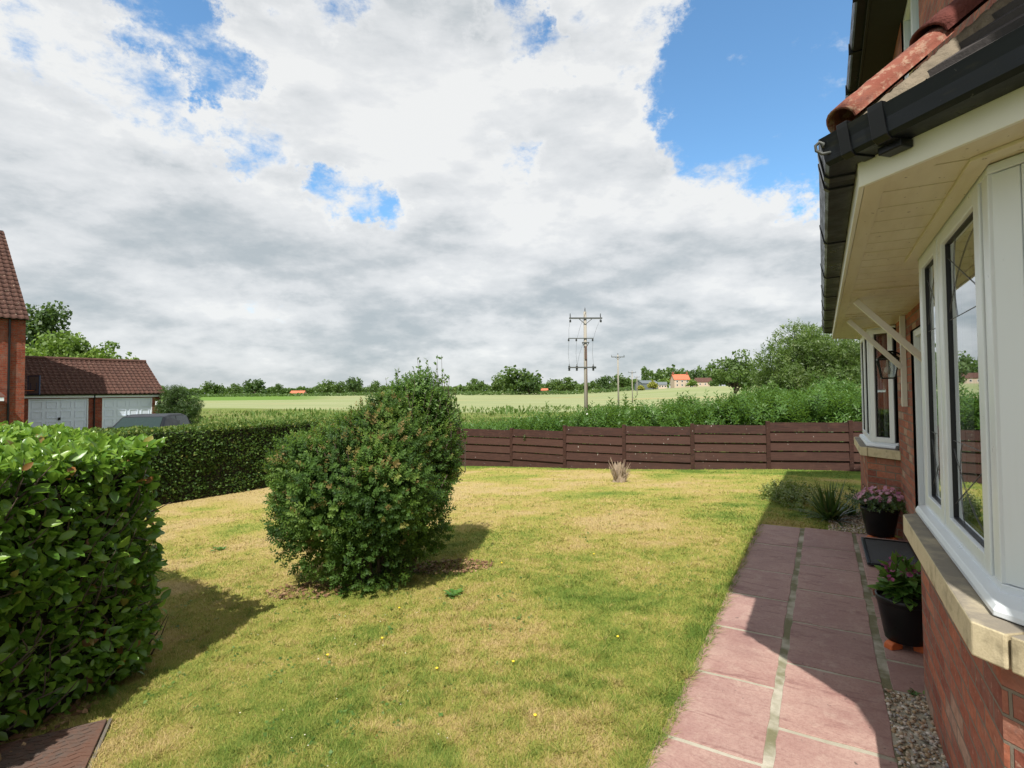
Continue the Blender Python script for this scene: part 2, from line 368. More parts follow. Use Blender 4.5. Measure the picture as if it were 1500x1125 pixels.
M['net'] = plain('net_curtain', (.35, .36, .34), .9, .2, 3.)
M['lead'] = plain('lead_strip', (.10, .10, .105), .5, .2)
def _slab(q):
    o = OBJ(q); rnd = q.n('ShaderNodeNewGeometry', 8); ov = q.vm('ADD', o, q.comb(q.m('MULTIPLY', rnd, 31.), q.m('MULTIPLY', rnd, 17.), 0.))
    st = q.noise(q.vm('MULTIPLY', ov, (9., 2.2, 1.)), 1.3, 8., .66, 1.2); n = q.noise(ov, 2.6, 7., .66); f = q.noise(ov, 70., 5., .72); pt = q.noise(ov, 9., 5., .6)
    c = q.mix(q.rng(n, .3, .7), (.285, .163, .138), (.385, .262, .218)); c = q.mix(q.rng(rnd, 0, 1, 0., .4, smooth=False), c, (.285, .185, .17))
    c = q.mix(q.rng(st, .54, .66, 0, .55), c, (.155, .068, .062)); c = q.mix(q.rng(pt, .50, .72, 0, .65), c, (.40, .29, .24)); c = q.mix(q.rng(q.noise(o, .9, 5., .6), .45, .7, 0, .55), c, (.19, .11, .10)); c = q.mix(q.rng(f, .35, .75, 0, .45), c, (.17, .075, .065))
    c = q.mix(q.rng(q.noise(ov, 24., 3., .6), .68, .74, 0, .7), c, (.06, .05, .04))
    h = q.m('ADD', q.m('MULTIPLY', st, .8), q.m('MULTIPLY', f, .25)); return pbr(q, c, q.rng(n, 0, 1, .55, .8), q.bump(h, .55, .012), spec=.35)
M['slab'] = mat('riven_sandstone', _slab)
def _joint(q):
    o = OBJ(q); n = q.noise(o, 22., 6., .7); m = q.noise(o, 3., 4., .6)
    c = q.mix(n, (.27, .25, .19), (.47, .445, .375)); w_ = q.xyz(o)[1]; ctr = q.m('MAXIMUM', q.rng(q.m('ABSOLUTE', q.m('SUBTRACT', w_, .24)), .035, .015), q.rng(q.m('ABSOLUTE', q.m('ADD', w_, .262)), .04, .02)); c = q.mix(q.m('MULTIPLY', q.rng(m, .36, .56), q.m('ADD', .25, q.m('MULTIPLY', ctr, .65))), c, (.125, .12, .06)); return pbr(q, c, .95, q.bump(n, .6, .01), spec=.2)
M['joint'] = mat('mortar_joint', _joint)
def grass_stops(): return ((0., (.47, .36, .170)), (.22, (.42, .335, .115)), (.45, (.345, .325, .078)), (.72, (.245, .285, .055)), (1., (.115, .19, .028)))
def _lawn(q):
    a = q.n('ShaderNodeAttribute', 2, _attribute_name='tone'); o = OBJ(q)
    t = q.m('ADD', a, q.m('MULTIPLY', q.m('SUBTRACT', q.noise(o, 9., 8., .72), .5), .75)); c = q.ramp(t, grass_stops())
    f = q.noise(o, 60., 5., .75); c = q.mix(q.rng(f, .3, .75, 0, .6), c, q.mix(1., c, (.42, .45, .4), 'MULTIPLY'))
    return pbr(q, c, .95, q.bump(f, .8, .03), spec=.15)
M['lawn'] = mat('lawn_turf', _lawn)
def _blade(q):
    a = q.n('ShaderNodeAttribute', 2, _attribute_name='tone'); c = q.ramp(a, grass_stops()); p = pbr(q, c, .6, spec=.25)
    return q.n('ShaderNodeMixShader', i0=.28, i1=p, i2=q.n('ShaderNodeBsdfTranslucent', Color=c))
M['blade'] = mat('grass_blade', _blade)
def _field(q):
    o = OBJ(q); x, y, z = q.xyz(o); wv = q.m('ADD', y, q.m('MULTIPLY', q.m('SUBTRACT', q.noise(q.vm('MULTIPLY', o, (.012, .012, 0)), 1., 3., .5), .5), 26.))
    st = q.noise(q.vm('MULTIPLY', o, (.02, .10, 0)), 1., 6., .65); fi = q.noise(o, .5, 5., .7); tl = q.noise(q.vm('MULTIPLY', o, (.004, .03, 0)), 1., 4., .6)
    bar = q.mix(q.rng(st, .3, .7), (.190, .225, .105), (.262, .280, .150)); bar = q.mix(q.rng(tl, .5, .7, 0, .6), bar, (.19, .235, .085))
    bar = q.mix(q.rng(q.noise(q.vm('MULTIPLY', o, (.015, .03, 0)), 1., 2., .5), .55, .72, 0, .6), bar, (.30, .235, .11))
    tr = q.m('ABSOLUTE', q.m('SUBTRACT', q.m('FRACT', q.m('DIVIDE', q.m('ADD', q.m('MULTIPLY', x, .45), y), 24.)), .5)); bar = q.mix(q.m('MULTIPLY', q.rng(tr, .035, .015), .45), bar, (.14, .17, .065))
    u = q.m('DIVIDE', x, q.m('MAXIMUM', y, 1.))
    mead = q.mix(q.rng(fi, .3, .7), (.085, .13, .025), (.15, .185, .045)); mead = q.mix(q.rng(q.noise(q.vm('MULTIPLY', o, (.05, .3, 0)), 1., 5., .6), .5, .62, 0, .6), mead, (.19, .155, .085))
    gr = q.mix(st, (.085, .165, .025), (.12, .20, .04))
    lim = q.m('ADD', 98., q.m('MULTIPLY', q.rng(u, -.6, -.1, 1., 0.), 42.))
    c = q.mix(q.rng(q.m('SUBTRACT', wv, lim), -4., 4.), mead, bar)
    c = q.mix(q.m('MULTIPLY', q.rng(wv, 245., 275.), q.rng(u, -.42, -.30, 1., 0.)), c, gr)
    c = q.mix(q.rng(wv, 660., 700.), c, q.mix(st, (.06, .12, .02), (.13, .18, .05)))
    return pbr(q, c, .95, q.bump(fi, .5, .3), spec=.1)
M['field'] = mat('field_crop', _field)
def _wood(q):
    o = OBJ(q); uv = UV(q); gn = q.noise(q.vm('MULTIPLY', uv, (3., 60., 1.)), 1., 6., .65, .6); bl = q.noise(uv, 4., 4., .6); rnd = q.n('ShaderNodeNewGeometry', 8)
    c = q.mix(q.rng(gn, .32, .68), (.013, .0048, .0035), (.048, .0175, .0115)); c = q.mix(q.rng(bl, .5, .70, 0, .6), c, (.062, .031, .021)); kn = q.noise(q.vm('MULTIPLY', uv, (4., 9., 1.)), 1., 3., .5, 1.); c = q.mix(q.rng(kn, .62, .70, 0, .7), c, (.012, .005, .004)); c = q.mix(q.rng(rnd, 0, 1, 0, .75, smooth=False), c, q.mix(gn, (.040, .016, .011), (.082, .040, .029)))
    sp = q.noise(q.vm('MULTIPLY', uv, (30., 11., 1.)), 1., 2., .5); c = q.mix(q.rng(sp, .725, .75), c, (.45, .42, .38))
    return pbr(q, c, .75, q.bump(gn, .4, .006), spec=.3)
M['fence'] = mat('stained_fence_timber', _wood)
def _pole(q):
    o = OBJ(q); gn = q.noise(q.vm('MULTIPLY', o, (12., 12., .8)), 1., 5., .6); return pbr(q, q.mix(gn, (.20, .185, .155), (.36, .335, .29)), .85, spec=.2)
M['pole'] = mat('weathered_pole', _pole)
M['iron'] = plain('galvanised_iron', (.06, .065, .06), .6, .2)
M['insulator'] = plain('insulator_glaze', (.03, .035, .035), .25, .2)
def _tile(c1, c2, c3, lich, amt):
    def fn(q):
        uv = UV(q); o = OBJ(q); cell = q.n('ShaderNodeTexWhiteNoise', 0, _noise_dimensions='3D', Vector=q.vm('FLOOR', q.vm('DIVIDE', uv, (.22, .30, 1.))))
        c = q.ramp(cell, ((0., c1), (.5, c2), (1., c3))); n = q.noise(uv, 3., 6., .7); c = q.mix(q.rng(n, .45, .8, 0, .45), c, tuple(x*.45 for x in c1))
        l = q.noise(uv, 7., 4., .6); c = q.mix(q.rng(l, amt, amt+.05, 0, .8), c, lich); return pbr(q, c, .85, q.bump(q.noise(uv, 60., 4., .6), .3, .01), spec=.25)
    return fn
M['pantile'] = mat('brown_pantile', _tile((.075, .038, .029), (.105, .052, .039), (.062, .033, .027), (.33, .28, .20), .635))
M['dark_tile'] = mat('dark_tile', _tile((.035, .033, .034), (.055, .048, .045), (.028, .027, .03), (.10, .09, .07), .66))
M['red_tile'] = mat('red_pantile', _tile((.42, .13, .07), (.48, .16, .09), (.36, .11, .06), (.45, .25, .15), .8))
def _hip(q):
    o = OBJ(q); n = q.noise(o, 7., 7., .7, .4); f = q.noise(o, 34., 6., .7); x = q.xyz(o)[2]
    c = q.mix(q.rng(n, .3, .7), (.19, .058, .040), (.255, .10, .068)); c = q.mix(q.rng(f, .50, .64, 0, .7), c, (.36, .25, .18)); c = q.mix(q.rng(n, .48, .62, 0, .8), c, (.10, .040, .036))
    return pbr(q, c, .9, q.bump(f, .6, .01), spec=.2)
M['hip'] = mat('lichened_hip_tile', _hip)
M['hip_old'] = plain('dark_red_hip_tile', (.11, .036, .030), .92, .75, 11., .9, spec=.15)
M['mortar'] = plain('hip_mortar', (.17, .14, .10), .95, .6, 16., 1., bscale=42)
M['terracotta'] = plain('orange_terracotta', (.55, .13, .035), .7, .25, 20.)
M['mat_rubber'] = plain('rubber_mat', (.025, .027, .03), .7, .25, 40., .5, bscale=200)
M['cover_frame'] = plain('cracked_concrete_frame', (.12, .105, .085), .95, .5, 14., .8)
M['soil'] = plain('dark_soil', (.035, .025, .016), .98, .5, 12., .8)
M['bark'] = plain('bark', (.07, .052, .038), .95, .4, 10., .8)
M['bark_light'] = plain('dry_wood', (.27, .21, .15), .95, .6, 16., 1.)
M['core'] = plain('hedge_core_dark', (.018, .016, .009), .98, .5, 20., .9)  # dark colour for the solid hedge cores that block light
def _pebble(q):
    a = q.n('ShaderNodeAttribute', 2, _attribute_name='tone'); c = q.ramp(a, ((0., (.10, .085, .065)), (.22, (.38, .27, .15)), (.42, (.26, .25, .25)), (.6, (.52, .45, .33)), (.78, (.30, .18, .10)), (1., (.66, .62, .55))))
    return pbr(q, c, .6, spec=.4)
M['pebble'] = mat('pea_gravel', _pebble)
def _rust(q):
    o = OBJ(q); n = q.noise(o, 5., 7., .65); f = q.noise(o, 60., 4., .6); c = q.mix(q.rng(n, .35, .65), (.115, .060, .042), (.085, .070, .060)); c = q.mix(q.rng(f, .4, .75, 0, .4), c, (.17, .085, .055))
    return pbr(q, c, .7, q.bump(f, .3, .005), metal=.15)
M['rust'] = mat('rusty_cast_iron', _rust)
M['door_paint'] = plain('white_garage_paint', (.66, .73, .84), .4, .05, 3.)
M['car'] = plain('black_car_paint', (.008, .010, .013), .38, .1, spec=.2)
M['car_glass'] = plain('tinted_car_glass', (.02, .035, .035), .25, .1, spec=.15)
M['tyre'] = plain('tyre_rubber', (.02, .02, .02), .8)
M['alloy'] = plain('alloy_rim', (.4, .41, .42), .3, .1, metal=.8)
M['blue'] = plain('blue_frame', (.03, .06, .14), .5)
M['acrylic'] = plain('grey_backboard', (.13, .14, .15), .3)
M['render'] = plain('pale_render', (.45, .36, .28), .9, .2)
M['grey_sheet'] = plain('grey_sheet_cladding', (.11, .13, .14), .6, .15, .3)
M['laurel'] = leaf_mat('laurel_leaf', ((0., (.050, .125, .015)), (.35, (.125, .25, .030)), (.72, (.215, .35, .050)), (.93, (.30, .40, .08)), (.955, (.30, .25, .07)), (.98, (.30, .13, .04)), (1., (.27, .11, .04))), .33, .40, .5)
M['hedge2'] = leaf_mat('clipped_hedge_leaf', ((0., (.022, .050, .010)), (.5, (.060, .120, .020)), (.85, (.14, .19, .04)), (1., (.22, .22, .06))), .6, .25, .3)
M['shrub'] = leaf_mat('shrub_leaf', ((0., (.024, .058, .014)), (.4, (.080, .155, .030)), (.7, (.155, .235, .046)), (.86, (.23, .25, .062)), (.92, (.20, .15, .05)), (1., (.22, .15, .06))), .6, .38, .3)
M['shoot'] = leaf_mat('upright_shoot_leaf', ((0., (.05, .12, .018)), (.5, (.085, .17, .028)), (1., (.15, .23, .05))), .45, .35)
M['weed'] = leaf_mat('hedgerow_leaf', ((0., (.045, .115, .02)), (.5, (.075, .165, .03)), (.9, (.13, .22, .05)), (1., (.2, .24, .08))), .5, .35)
M['willow'] = leaf_mat('willow_leaf', ((0., (.060, .105, .022)), (.5, (.105, .165, .040)), (1., (.19, .235, .085))), .5, .35)
M['tree'] = leaf_mat('tree_leaf', ((0., (.040, .082, .016)), (.5, (.070, .125, .024)), (1., (.13, .185, .045))), .55, .3)
M['tree_dark'] = leaf_mat('dark_tree_leaf', ((0., (.026, .06, .016)), (.5, (.045, .09, .022)), (1., (.08, .13, .035))), .55, .25)
M['tree_lime'] = leaf_mat('lime_tree_leaf', ((0., (.07, .13, .015)), (.5, (.12, .20, .025)), (1., (.20, .27, .05))), .5, .35)
M['yellow_bush'] = leaf_mat('yellow_bush_leaf', ((0., (.24, .24, .04)), (1., (.42, .40, .08))), .6, .3)
M['spiky'] = leaf_mat('spiky_leaf', ((0., (.03, .07, .02)), (.6, (.06, .12, .03)), (1., (.10, .07, .04))), .4, .2)
M['varieg'] = leaf_mat('variegated_leaf', ((0., (.10, .15, .03)), (.45, (.22, .25, .06)), (1., (.55, .52, .22))), .5, .25)
M['petunia'] = leaf_mat('pot_leaf', ((0., (.035, .10, .015)), (.6, (.07, .17, .03)), (1., (.13, .25, .05))), .45, .3)
M['pink'] = leaf_mat('pink_petal', ((0., (.40, .12, .26)), (.5, (.62, .27, .42)), (1., (.75, .50, .60))), .6, .2, tcol=(.7, .3, .5))
M['magenta'] = leaf_mat('magenta_petal', ((0., (.22, .03, .14)), (.5, (.38, .06, .22)), (1., (.5, .15, .32))), .6, .2, tcol=(.5, .1, .3))
M['yellow'] = plain('dandelion_yellow', (.75, .55, .03), .7)
M['clover'] = plain('clover_white', (.62, .58, .50), .8)
M['white_flower'] = plain('white_petal', (.8, .8, .76), .7)

# ================= GROUND =================
def terrain():
    ys = np.concatenate([np.linspace(-14, 40, 109), np.geomspace(40.5, 7000, 130)]); us = np.linspace(-1.9, 1.9, 121)
    V = []
    for y in ys:
        wdt = max(24, abs(y)*1.0); V.append(np.stack([us*wdt, np.full_like(us, y), np.zeros_like(us)], 1))
    V = np.array(V); V[..., 2] = zg(V[..., 0], V[..., 1]) - .02
    n = len(us); i = np.arange(len(ys)-1)[:, None]*n + np.arange(n-1)[None]; i = i.ravel(); Fc = np.stack([i, i+1, i+n+1, i+n], 1)
    tag(npmesh('ground', V, Fc, M['field'], smooth=True), kind='structure')
terrain()
def patch(x, y):
    s, w = sw(x, y)
    big = fbm(x*.55+3, y*.55, 11, 3); mid = fbm(x*1.9, y*2.6, 23, 3); stripe = fbm(s*.35+9, w*.9+2, 31, 2)
    t = .34 + 1.2*(big-.5) + .95*(mid-.5) + .4*(stripe-.5)
    t = t + .26*sstep(w, 3.6, .8)*sstep(s, 9.5, 6.0) + .10*sstep(s, 4.5, 1.5)*sstep(w, 3.9, 2.2) - .20*sstep(w, 4., 6.5)*sstep(s, 10, 8) - .06*sstep(s, 7, 9)*sstep(s, 13, 12)
    t = t + .5*sstep(s, 12.7, 13.3) + .30*sstep(w, .9, .2)*sstep(s, 7, 8) + .2*sstep(np.abs(w-.72), .16, .0)
    return np.clip(t, 0, 1)
def lawn():
    ss = np.arange(-4, 15.4, .07); ww = np.arange(-.9, 11.8, .07); A, B = np.meshgrid(ss, ww, indexing='ij')
    x = A*SX+B*NX; y = A*SY+B*NY; z = zg(x, y) + .012*(fbm(x*1.2, y*1.2, 5, 3)-.5)
    # the strip under the path is pressed down
    z = z - .035*(sstep(B, .70, .64)*sstep(A, 7.10, 7.04))
    n = len(ww); i = (np.arange(len(ss)-1)[:, None]*n + np.arange(n-1)[None]).ravel(); Fc = np.stack([i, i+n, i+n+1, i+1], 1)
    tag(npmesh('lawn', np.stack([x, y, z], -1), Fc, M['lawn'], attr=patch(x, y).ravel(), smooth=True), kind='structure')
lawn()
ACX, ACY = -.906, -.424; ACS = 1
def blades():
    n = 1250000
    u = rng.uniform(-1.02, 1.02, n); inv_ = rng.uniform(1/16., 1/1.7, n); y = 1/inv_; x = u*y
    s, w = sw(x, y); keep = ((w > .685-.05*fbm(s*5, w*0+2., 47, 3)) | (s > 7.12)) & (w > -.5) & (w < 10.6) & (s < 15.0) & ~((w < .0) & (s > 7.0) & (s < 8.2))
    cu, cv = (x+2.10)*ACX+(y-2.83)*ACY, (x+2.10)*-ACY+(y-2.83)*ACX; keep &= ~((cu > -.01) & (cu < .9) & (np.abs(cv) < .66) & (cv*ACS > -.01)); edge = (w < .8) & (s < 7.2)
    keep &= (y < 9) | (rng.random(n) < .55)
    x, y, s, w, edge = x[keep], y[keep], s[keep], w[keep], edge[keep]; n = len(x); z = zg(x, y)
    t = patch(x, y) + 1.1*(fbm(x*11, y*11, 78, 3)-.5) + rng.normal(0, .25, n); clump = fbm(x*9, y*9, 77, 2); wd = np.maximum(.0017, y*.00055)*rng.uniform(.7, 1.5, n)
    h = (.005 + .013*rng.random(n)**2 + .010*(clump > .66) + .004*(t > .55))*np.where(edge, 1.5, 1.)*(1+y*.05)
    a = rng.uniform(0, 2*math.pi, n); lean = rng.uniform(.3, 2.6, n); la = a + rng.normal(1.5, .6, n)
    c, si = np.cos(a)*wd, np.sin(a)*wd; lx, ly = np.cos(la)*lean*h, np.sin(la)*lean*h
    b0 = np.stack([x-c, y-si, z-.003], 1); b1 = np.stack([x+c, y+si, z-.003], 1); tp = np.stack([x+lx, y+ly, z+h], 1)
    V = np.stack([b0, b1, tp], 1).reshape(-1, 3); Fc = np.arange(3*n).reshape(-1, 3)
    tag(npmesh('lawn_grass', V, Fc, M['blade'], attr=np.repeat(np.clip(t, 0, 1), 3), k=3), 'short mown grass blades, part parched straw yellow and part green, over the whole lawn', 'grass', kind='stuff')
blades()
# path
def slabs():
    H_ = thing('path', None, None); del H_
    mb = MB(); r = random.Random(4)
    def slab(s0, s1, w0, w1, z=.0, th=.035):
        n = max(3, int((s1-s0)/.09)); m = max(3, int((w1-w0)/.09)); j = lambda: r.uniform(-.0045, .0045)
        pts = [(s0+(s1-s0)*i/n, w0+j()) for i in range(n)] + [(s1+j(), w0+(w1-w0)*i/m) for i in range(m)] + [(s1-(s1-s0)*i/n, w1+j()) for i in range(n)] + [(s0+j(), w1-(w1-w0)*i/m) for i in range(m)]
        dz = r.uniform(-.0015, .002); mb.prism(pts, z-th, z+dz+.0075)
    right = [-.62, .08, .78, 1.47, 2.16, 2.86, 3.555, 4.205, 4.905, 5.585, 6.25, 7.10]
    left = [-1.0, -.3, .45, 1.15, 1.85, 2.545, 3.22, 3.89, 4.57, 5.245, 6.15, 7.04]
    for a, b in zip(right, right[1:]): slab(a+.0135, b-.0135, -.237, .218)
    for a, b in zip(left, left[1:]): slab(a+.0135, b-.0135, .262, .69)
    third = [3.50, 3.88, 4.55, 5.0]
    for a, b in zip(third, third[1:]): slab(a+.0135, b-.0135, -.84 if a > 3.8 else -.7, -.285)
    slab(6.62, 7.06, -.70, -.275)
    o = mb.build('path', M['slab'], bevel=.0025); o.rotation_euler[2] = ANG; tag(o, kind='structure')
    mb = MB(); mb.box(-1.2, 7.05, -.86, .685, -.06, .0045); o = mb.build('path_bedding', M['joint']); o.rotation_euler[2] = ANG; tag(o, kind='structure')
slabs()
def lumps(n, seed=3):
    r = np.random.default_rng(seed); V = []
    T = np.array([(1, 0, 0), (0, 1, 0), (-1, 0, 0), (0, -1, 0), (.62, .62, .55), (-.62, .62, .6), (-.62, -.62, .5), (.62, -.62, .62), (0, 0, .95), (0, 0, -.6)], float)
    Fc = np.array([(0, 1, 4, 4), (1, 2, 5, 5), (2, 3, 6, 6), (3, 0, 7, 7), (4, 1, 5, 8), (5, 2, 6, 8), (6, 3, 7, 8), (7, 0, 4, 8)], int)
    return T, Fc
def gravel(name, s0, s1, w0, w1, n, r0, r1, z=.0, label=None):
    T, Fq = lumps(0); s = rng.uniform(s0, s1, n); w = rng.uniform(w0, w1, n); P = np.stack([s*SX+w*NX, s*SY+w*NY, z+rng.uniform(-.008, .012, n)], 1)
    tri = []
    for f in Fq:
        f = list(f); 
        if f[2] == f[3]: tri += [f[:3]]
        else: tri += [[f[0], f[1], f[2]], [f[0], f[2], f[3]]]
    tri = np.array(tri); sc = rng.uniform(r0, r1, (n, 1))*rng.uniform(.7, 1.25, (n, 3)); sc[:, 2] *= .7
    V, Fc = scatter(T, tri, P, unit(rng.normal(0, .35, (n, 3))+(0, 0, 1)), rng.normal(0, 1, (n, 3))*(1, 1, .3), sc)
    tag(npmesh(name, V, Fc, M['pebble'], attr=np.repeat(rng.random(n), len(T)), k=3, smooth=True), label, 'gravel', kind='stuff')
gravel('gravel', 1.2, 3.50, -.86, -.245, 9000, .007, .013, .0, 'small mixed brown and grey pebbles between the paving and the nearer brick bay')
gravel('gravel', 7.08, 8.3, -.40, -.02, 2600, .007, .013, -.005, 'pale pebbles beyond the end of the paving at the foot of the farther bay')
mb = MB(); mb.box(.9, 3.52, -.9, -.24, -.08, -.012); o = mb.build('gravel_bed', M['soil']); o.rotation_euler[2] = ANG; tag(o, kind='structure')

# ================= THE HOUSE (local axes: x = along s, y = w, z) =================
HZ = hw(5.6, -4.5)
house = thing('brick_house', 'red brick house on the right with two white bay windows, cream soffit and black gutters', 'house', (0, 0, 0), ANG)
WW = -.70; BW = -.42; S0, S1 = 1.15, 10.0; EZ = 5.05
def bay_poly(a, b, w, d=.0):
    """front from s=a to s=b at depth w, 45 degree splays back to the wall"""
    k = (w-WW); return [(a-k, WW), (a, w), (b, w), (b+k, WW)]
mb = MB()
mb.box(S0, S1, WW-.25, WW, -.3, .95); mb.box(S0, S1, WW-.25, WW, 2.3, EZ-.05) # under and over
def wallstrip(a, b, z0, z1): mb.box(a, b, WW-.25, WW, z0, z1)
for a, b in ((S0, 1.80), (3.82, 4.98), (6.42, 7.15), (9.15, S1)): wallstrip(a, b, .95, 2.3)
mb = MB()
# main wall panels without overlaps: columns between the openings
cols = [(S0, 1.86, None), (1.86, 3.76, (.9, 2.3)), (3.76, 5.10, None), (5.10, 6.08, (0., 2.12)), (6.08, 7.18, None), (7.18, 9.12, (.9, 2.3)), (9.12, S1, None)]
for a, b, op in cols:
    segs = [(-.4, EZ-.04)] if op is None else [(-.4, op[0]), (op[1], EZ-.04)]
    for z0, z1 in segs:
        if z1-z0 > .01: mb.quad((b, WW, z0), (a, WW, z0), (a, WW, z1), (b, WW, z1)) if not (z1 > 4 and a >= 5 and b <= 6.1) else [mb.quad((b, WW, z0), (a, WW, z0), (a, WW, 4.22), (b, WW, 4.22))]
mb.quad((S0, WW, -.4), (S0, -8, -.4), (S0, -8, EZ-.04), (S0, WW, EZ-.04)); mb.quad((S1, -8, -.4), (S1, WW, -.4), (S1, WW, EZ-.04), (S1, -8, EZ-.04)); mb.quad((S0, -8, -.4), (S1, -8, -.4), (S1, -8, EZ), (S0, -8, EZ))
mb.build('wall', M['brick'], house)
RW = .27
def ref_pane(s, w, sgn=1): pass
def bay(a, b, near):
    k = BW-WW
    root = None
    m = MB(); pl = bay_poly(a, b, BW); zt = .83
    for (p, q) in zip(pl, pl[1:]): m.quad((q[0], q[1], -.4), (p[0], p[1], -.4), (p[0], p[1], zt), (q[0], q[1], zt))
    m.build('bay_wall', M['brick'], house)
    # stone sill in blocks
    o = -.352; i = -.62; poly = lambda w: bay_poly(a, b, w)
    m = MB(); k1 = (o-WW); k2 = (i-WW); t8 = math.tan(math.radians(22.5)); A0 = (a-.06*t8-.0, o)
    out = [(a-(o-WW)-.02, WW+.002), (a-.02, o), (b+.02, o), (b+(o-WW)+.02, WW+.002)]; inn = [(a+.08-(i-WW), WW+.002), (a+.08, i), (b-.08, i), (b-.08+(i-WW), WW+.002)]
    def blk(p0, p1, q1, q0): m.prism([p0, q0, q1, p1], .83, .93)
    lp = lambda p, q, t: (p[0]+(q[0]-p[0])*t, p[1]+(q[1]-p[1])*t)
    # front block, with short returns round the corners, then the splay blocks (4 mm mortar gaps)
    c1 = lp(out[1], out[0], .18); d1 = lp(inn[1], inn[0], .0); e1 = lp(out[1], out[0], .20)
    m.prism([c1, out[1], out[2], lp(out[2], out[3], .18), inn[2], inn[1]][::-1], .83, .93)
    m.prism([out[0], e1, lp(inn[1], inn[0], .05), inn[0]][::-1], .83, .93)
    m.prism([lp(out[2], out[3], .20), out[3], inn[3], lp(inn[2], inn[3], .05)][::-1], .83, .93)
    m.build('stone_sill', M['stone'], house, bevel=.006)
    # window frame
    fw_ = -.46; fo = thing_child = bpy.data.objects.new('bay_window', None); COL.objects.link(fo); fo.parent = house
    z0, z1 = .965, 2.297
    fa, fb = (a+.16 if near else a+.07), b+(.08 if near else .01)
    pf = [(fa-(fw_-WW), WW), (fa, fw_), (fb, fw_), (fb+(fw_-WW), WW)]
    m = MB(); m.sweep([(.03, .932), (.045, .934), (.045, .950), (.035, .968), (-.10, .976), (-.10, .932)], [(p[0]-(.10 if near and i_ < 2 else 0), p[1]) for i_, p in enumerate(pf)]); m.build('window_sill', M['upvc'], fo, bevel=.003)
    fr = MB(); fr.sweep([(0, z0), (-.065, z0), (-.065, z0+.032), (0, z0+.032)], pf); fr.sweep([(0, z1-.028), (-.065, z1-.028), (-.065, z1), (0, z1)], pf)
    def post(p, d, w_, dep=.065, z0_=z0+.032, z1_=z1-.028):
        """post starting at plan point p running along unit plan direction d, w_ wide, going dep inwards"""
        n = (d[1], -d[0]) if True else d
        q = [(p[0], p[1]), (p[0]+d[0]*w_, p[1]+d[1]*w_), (p[0]+d[0]*w_+n[0]*dep, p[1]+d[1]*w_+n[1]*dep), (p[0]+n[0]*dep, p[1]+n[1]*dep)]
        fr.prism(q[::-1], z0_, z1_)
    d = (1, 0); r2 = math.sqrt(.5)
    panes = []
    def sash(p, d, L):
        """one opening sash on plan segment from p, length L : frame proud 12 mm, glass, seal, lead"""
        n = (-d[1], d[0]); zz0, zz1 = z0+.028, z1-.026; bw = .078 if near else .06; bh = .052
        def bx(t0, t1, y0, y1, za, zb, M_, mi=0):
            q = [(p[0]+d[0]*t+n[0]*y, p[1]+d[1]*t+n[1]*y) for t, y in ((t0, y0), (t1, y0), (t1, y1), (t0, y1))]; M_.prism(q, za, zb, mi)
        sm = MB(); bx(0, bw, -.05, .014, zz0, zz1, sm); bx(L-bw, L, -.05, .014, zz0, zz1, sm); bx(bw, L-bw, -.05, .014, zz0, zz0+bh, sm); bx(bw, L-bw, -.05, .014, zz1-bh, zz1, sm)
        so_ = fo; sm.build('sash', M['upvc'], fo, bevel=.004)
        se = MB(); e = .006; bx(-.011, -.001, -.03, .004, zz0, zz1, se); bx(bw, bw+e, -.03, -.001, zz0+bh, zz1-bh, se); bx(L-bw-e, L-bw, -.03, -.001, zz0+bh, zz1-bh, se); bx(bw+e, L-bw-e, -.03, -.001, zz0+bh, zz0+bh+e, se); bx(bw+e, L-bw-e, -.03, -.001, zz1-bh-e, zz1-bh, se)
        se.build_each('seal', M['seal'], so_)
        gm = MB(); q = [(p[0]+d[0]*t+n[0]*-.010, p[1]+d[1]*t+n[1]*-.010) for t in (bw, L-bw)]
        gm.quad((q[1][0], q[1][1], zz0+bh), (q[0][0], q[0][1], zz0+bh), (q[0][0], q[0][1], zz1-bh), (q[1][0], q[1][1], zz1-bh)); gm.build('glass', M['glass'], so_)
        # leaded decoration
        lm = MB(); L2 = L-2*bw; P3 = lambda t, z: (p[0]+d[0]*(bw+t*L2)+n[0]*-.0085, p[1]+d[1]*(bw+t*L2)+n[1]*-.0085, z)
        zb, zt_ = zz0+bh, zz1-bh
        for lo, sg in ((zb, 1), (zt_, -1)):
            lm.tube([P3(t_, lo+sg*(.04+.26*t_*t_)) for t_ in np.linspace(0, 1, 14)], .0011, 5)
            lm.tube([P3(t_, lo+sg*(.30-.24*t_)) for t_ in np.linspace(0, 1, 3)], .0011, 5); lm.tube([P3(t_, lo+sg*.33) for t_ in (0, 1)], .0011, 5); lm.tube([P3(.72+.1*math.sin(3*f_), lo+sg*.33*f_) for f_ in np.linspace(0, 1, 8)], .0011, 5)
        lm.build_each('leading', M['lead'], so_)
    # front: jambs, mullions and sashes
    w1, w2 = fa, fb; L = w2-w1
    div = [w1+.085, w1+.835, w2-.04] if near else [w1+.03, (w1+w2)/2, w2-.03]
    post((w1, fw_), d, div[0]-w1-(.012 if near else 0)); post((w2-.03, fw_), d, .03)
    for t in div[1:-1]: post((t-.012, fw_), d, .024)
    for t0, t1 in zip(div, div[1:]): sash((t0+(.013 if t0 != div[0] else .001), fw_-.008), d, (t1-t0)-.014)
    fr.build('frame', M['upvc'], fo, bevel=.003)
    # splay towards the viewer
    Ls = (fw_-WW)/r2
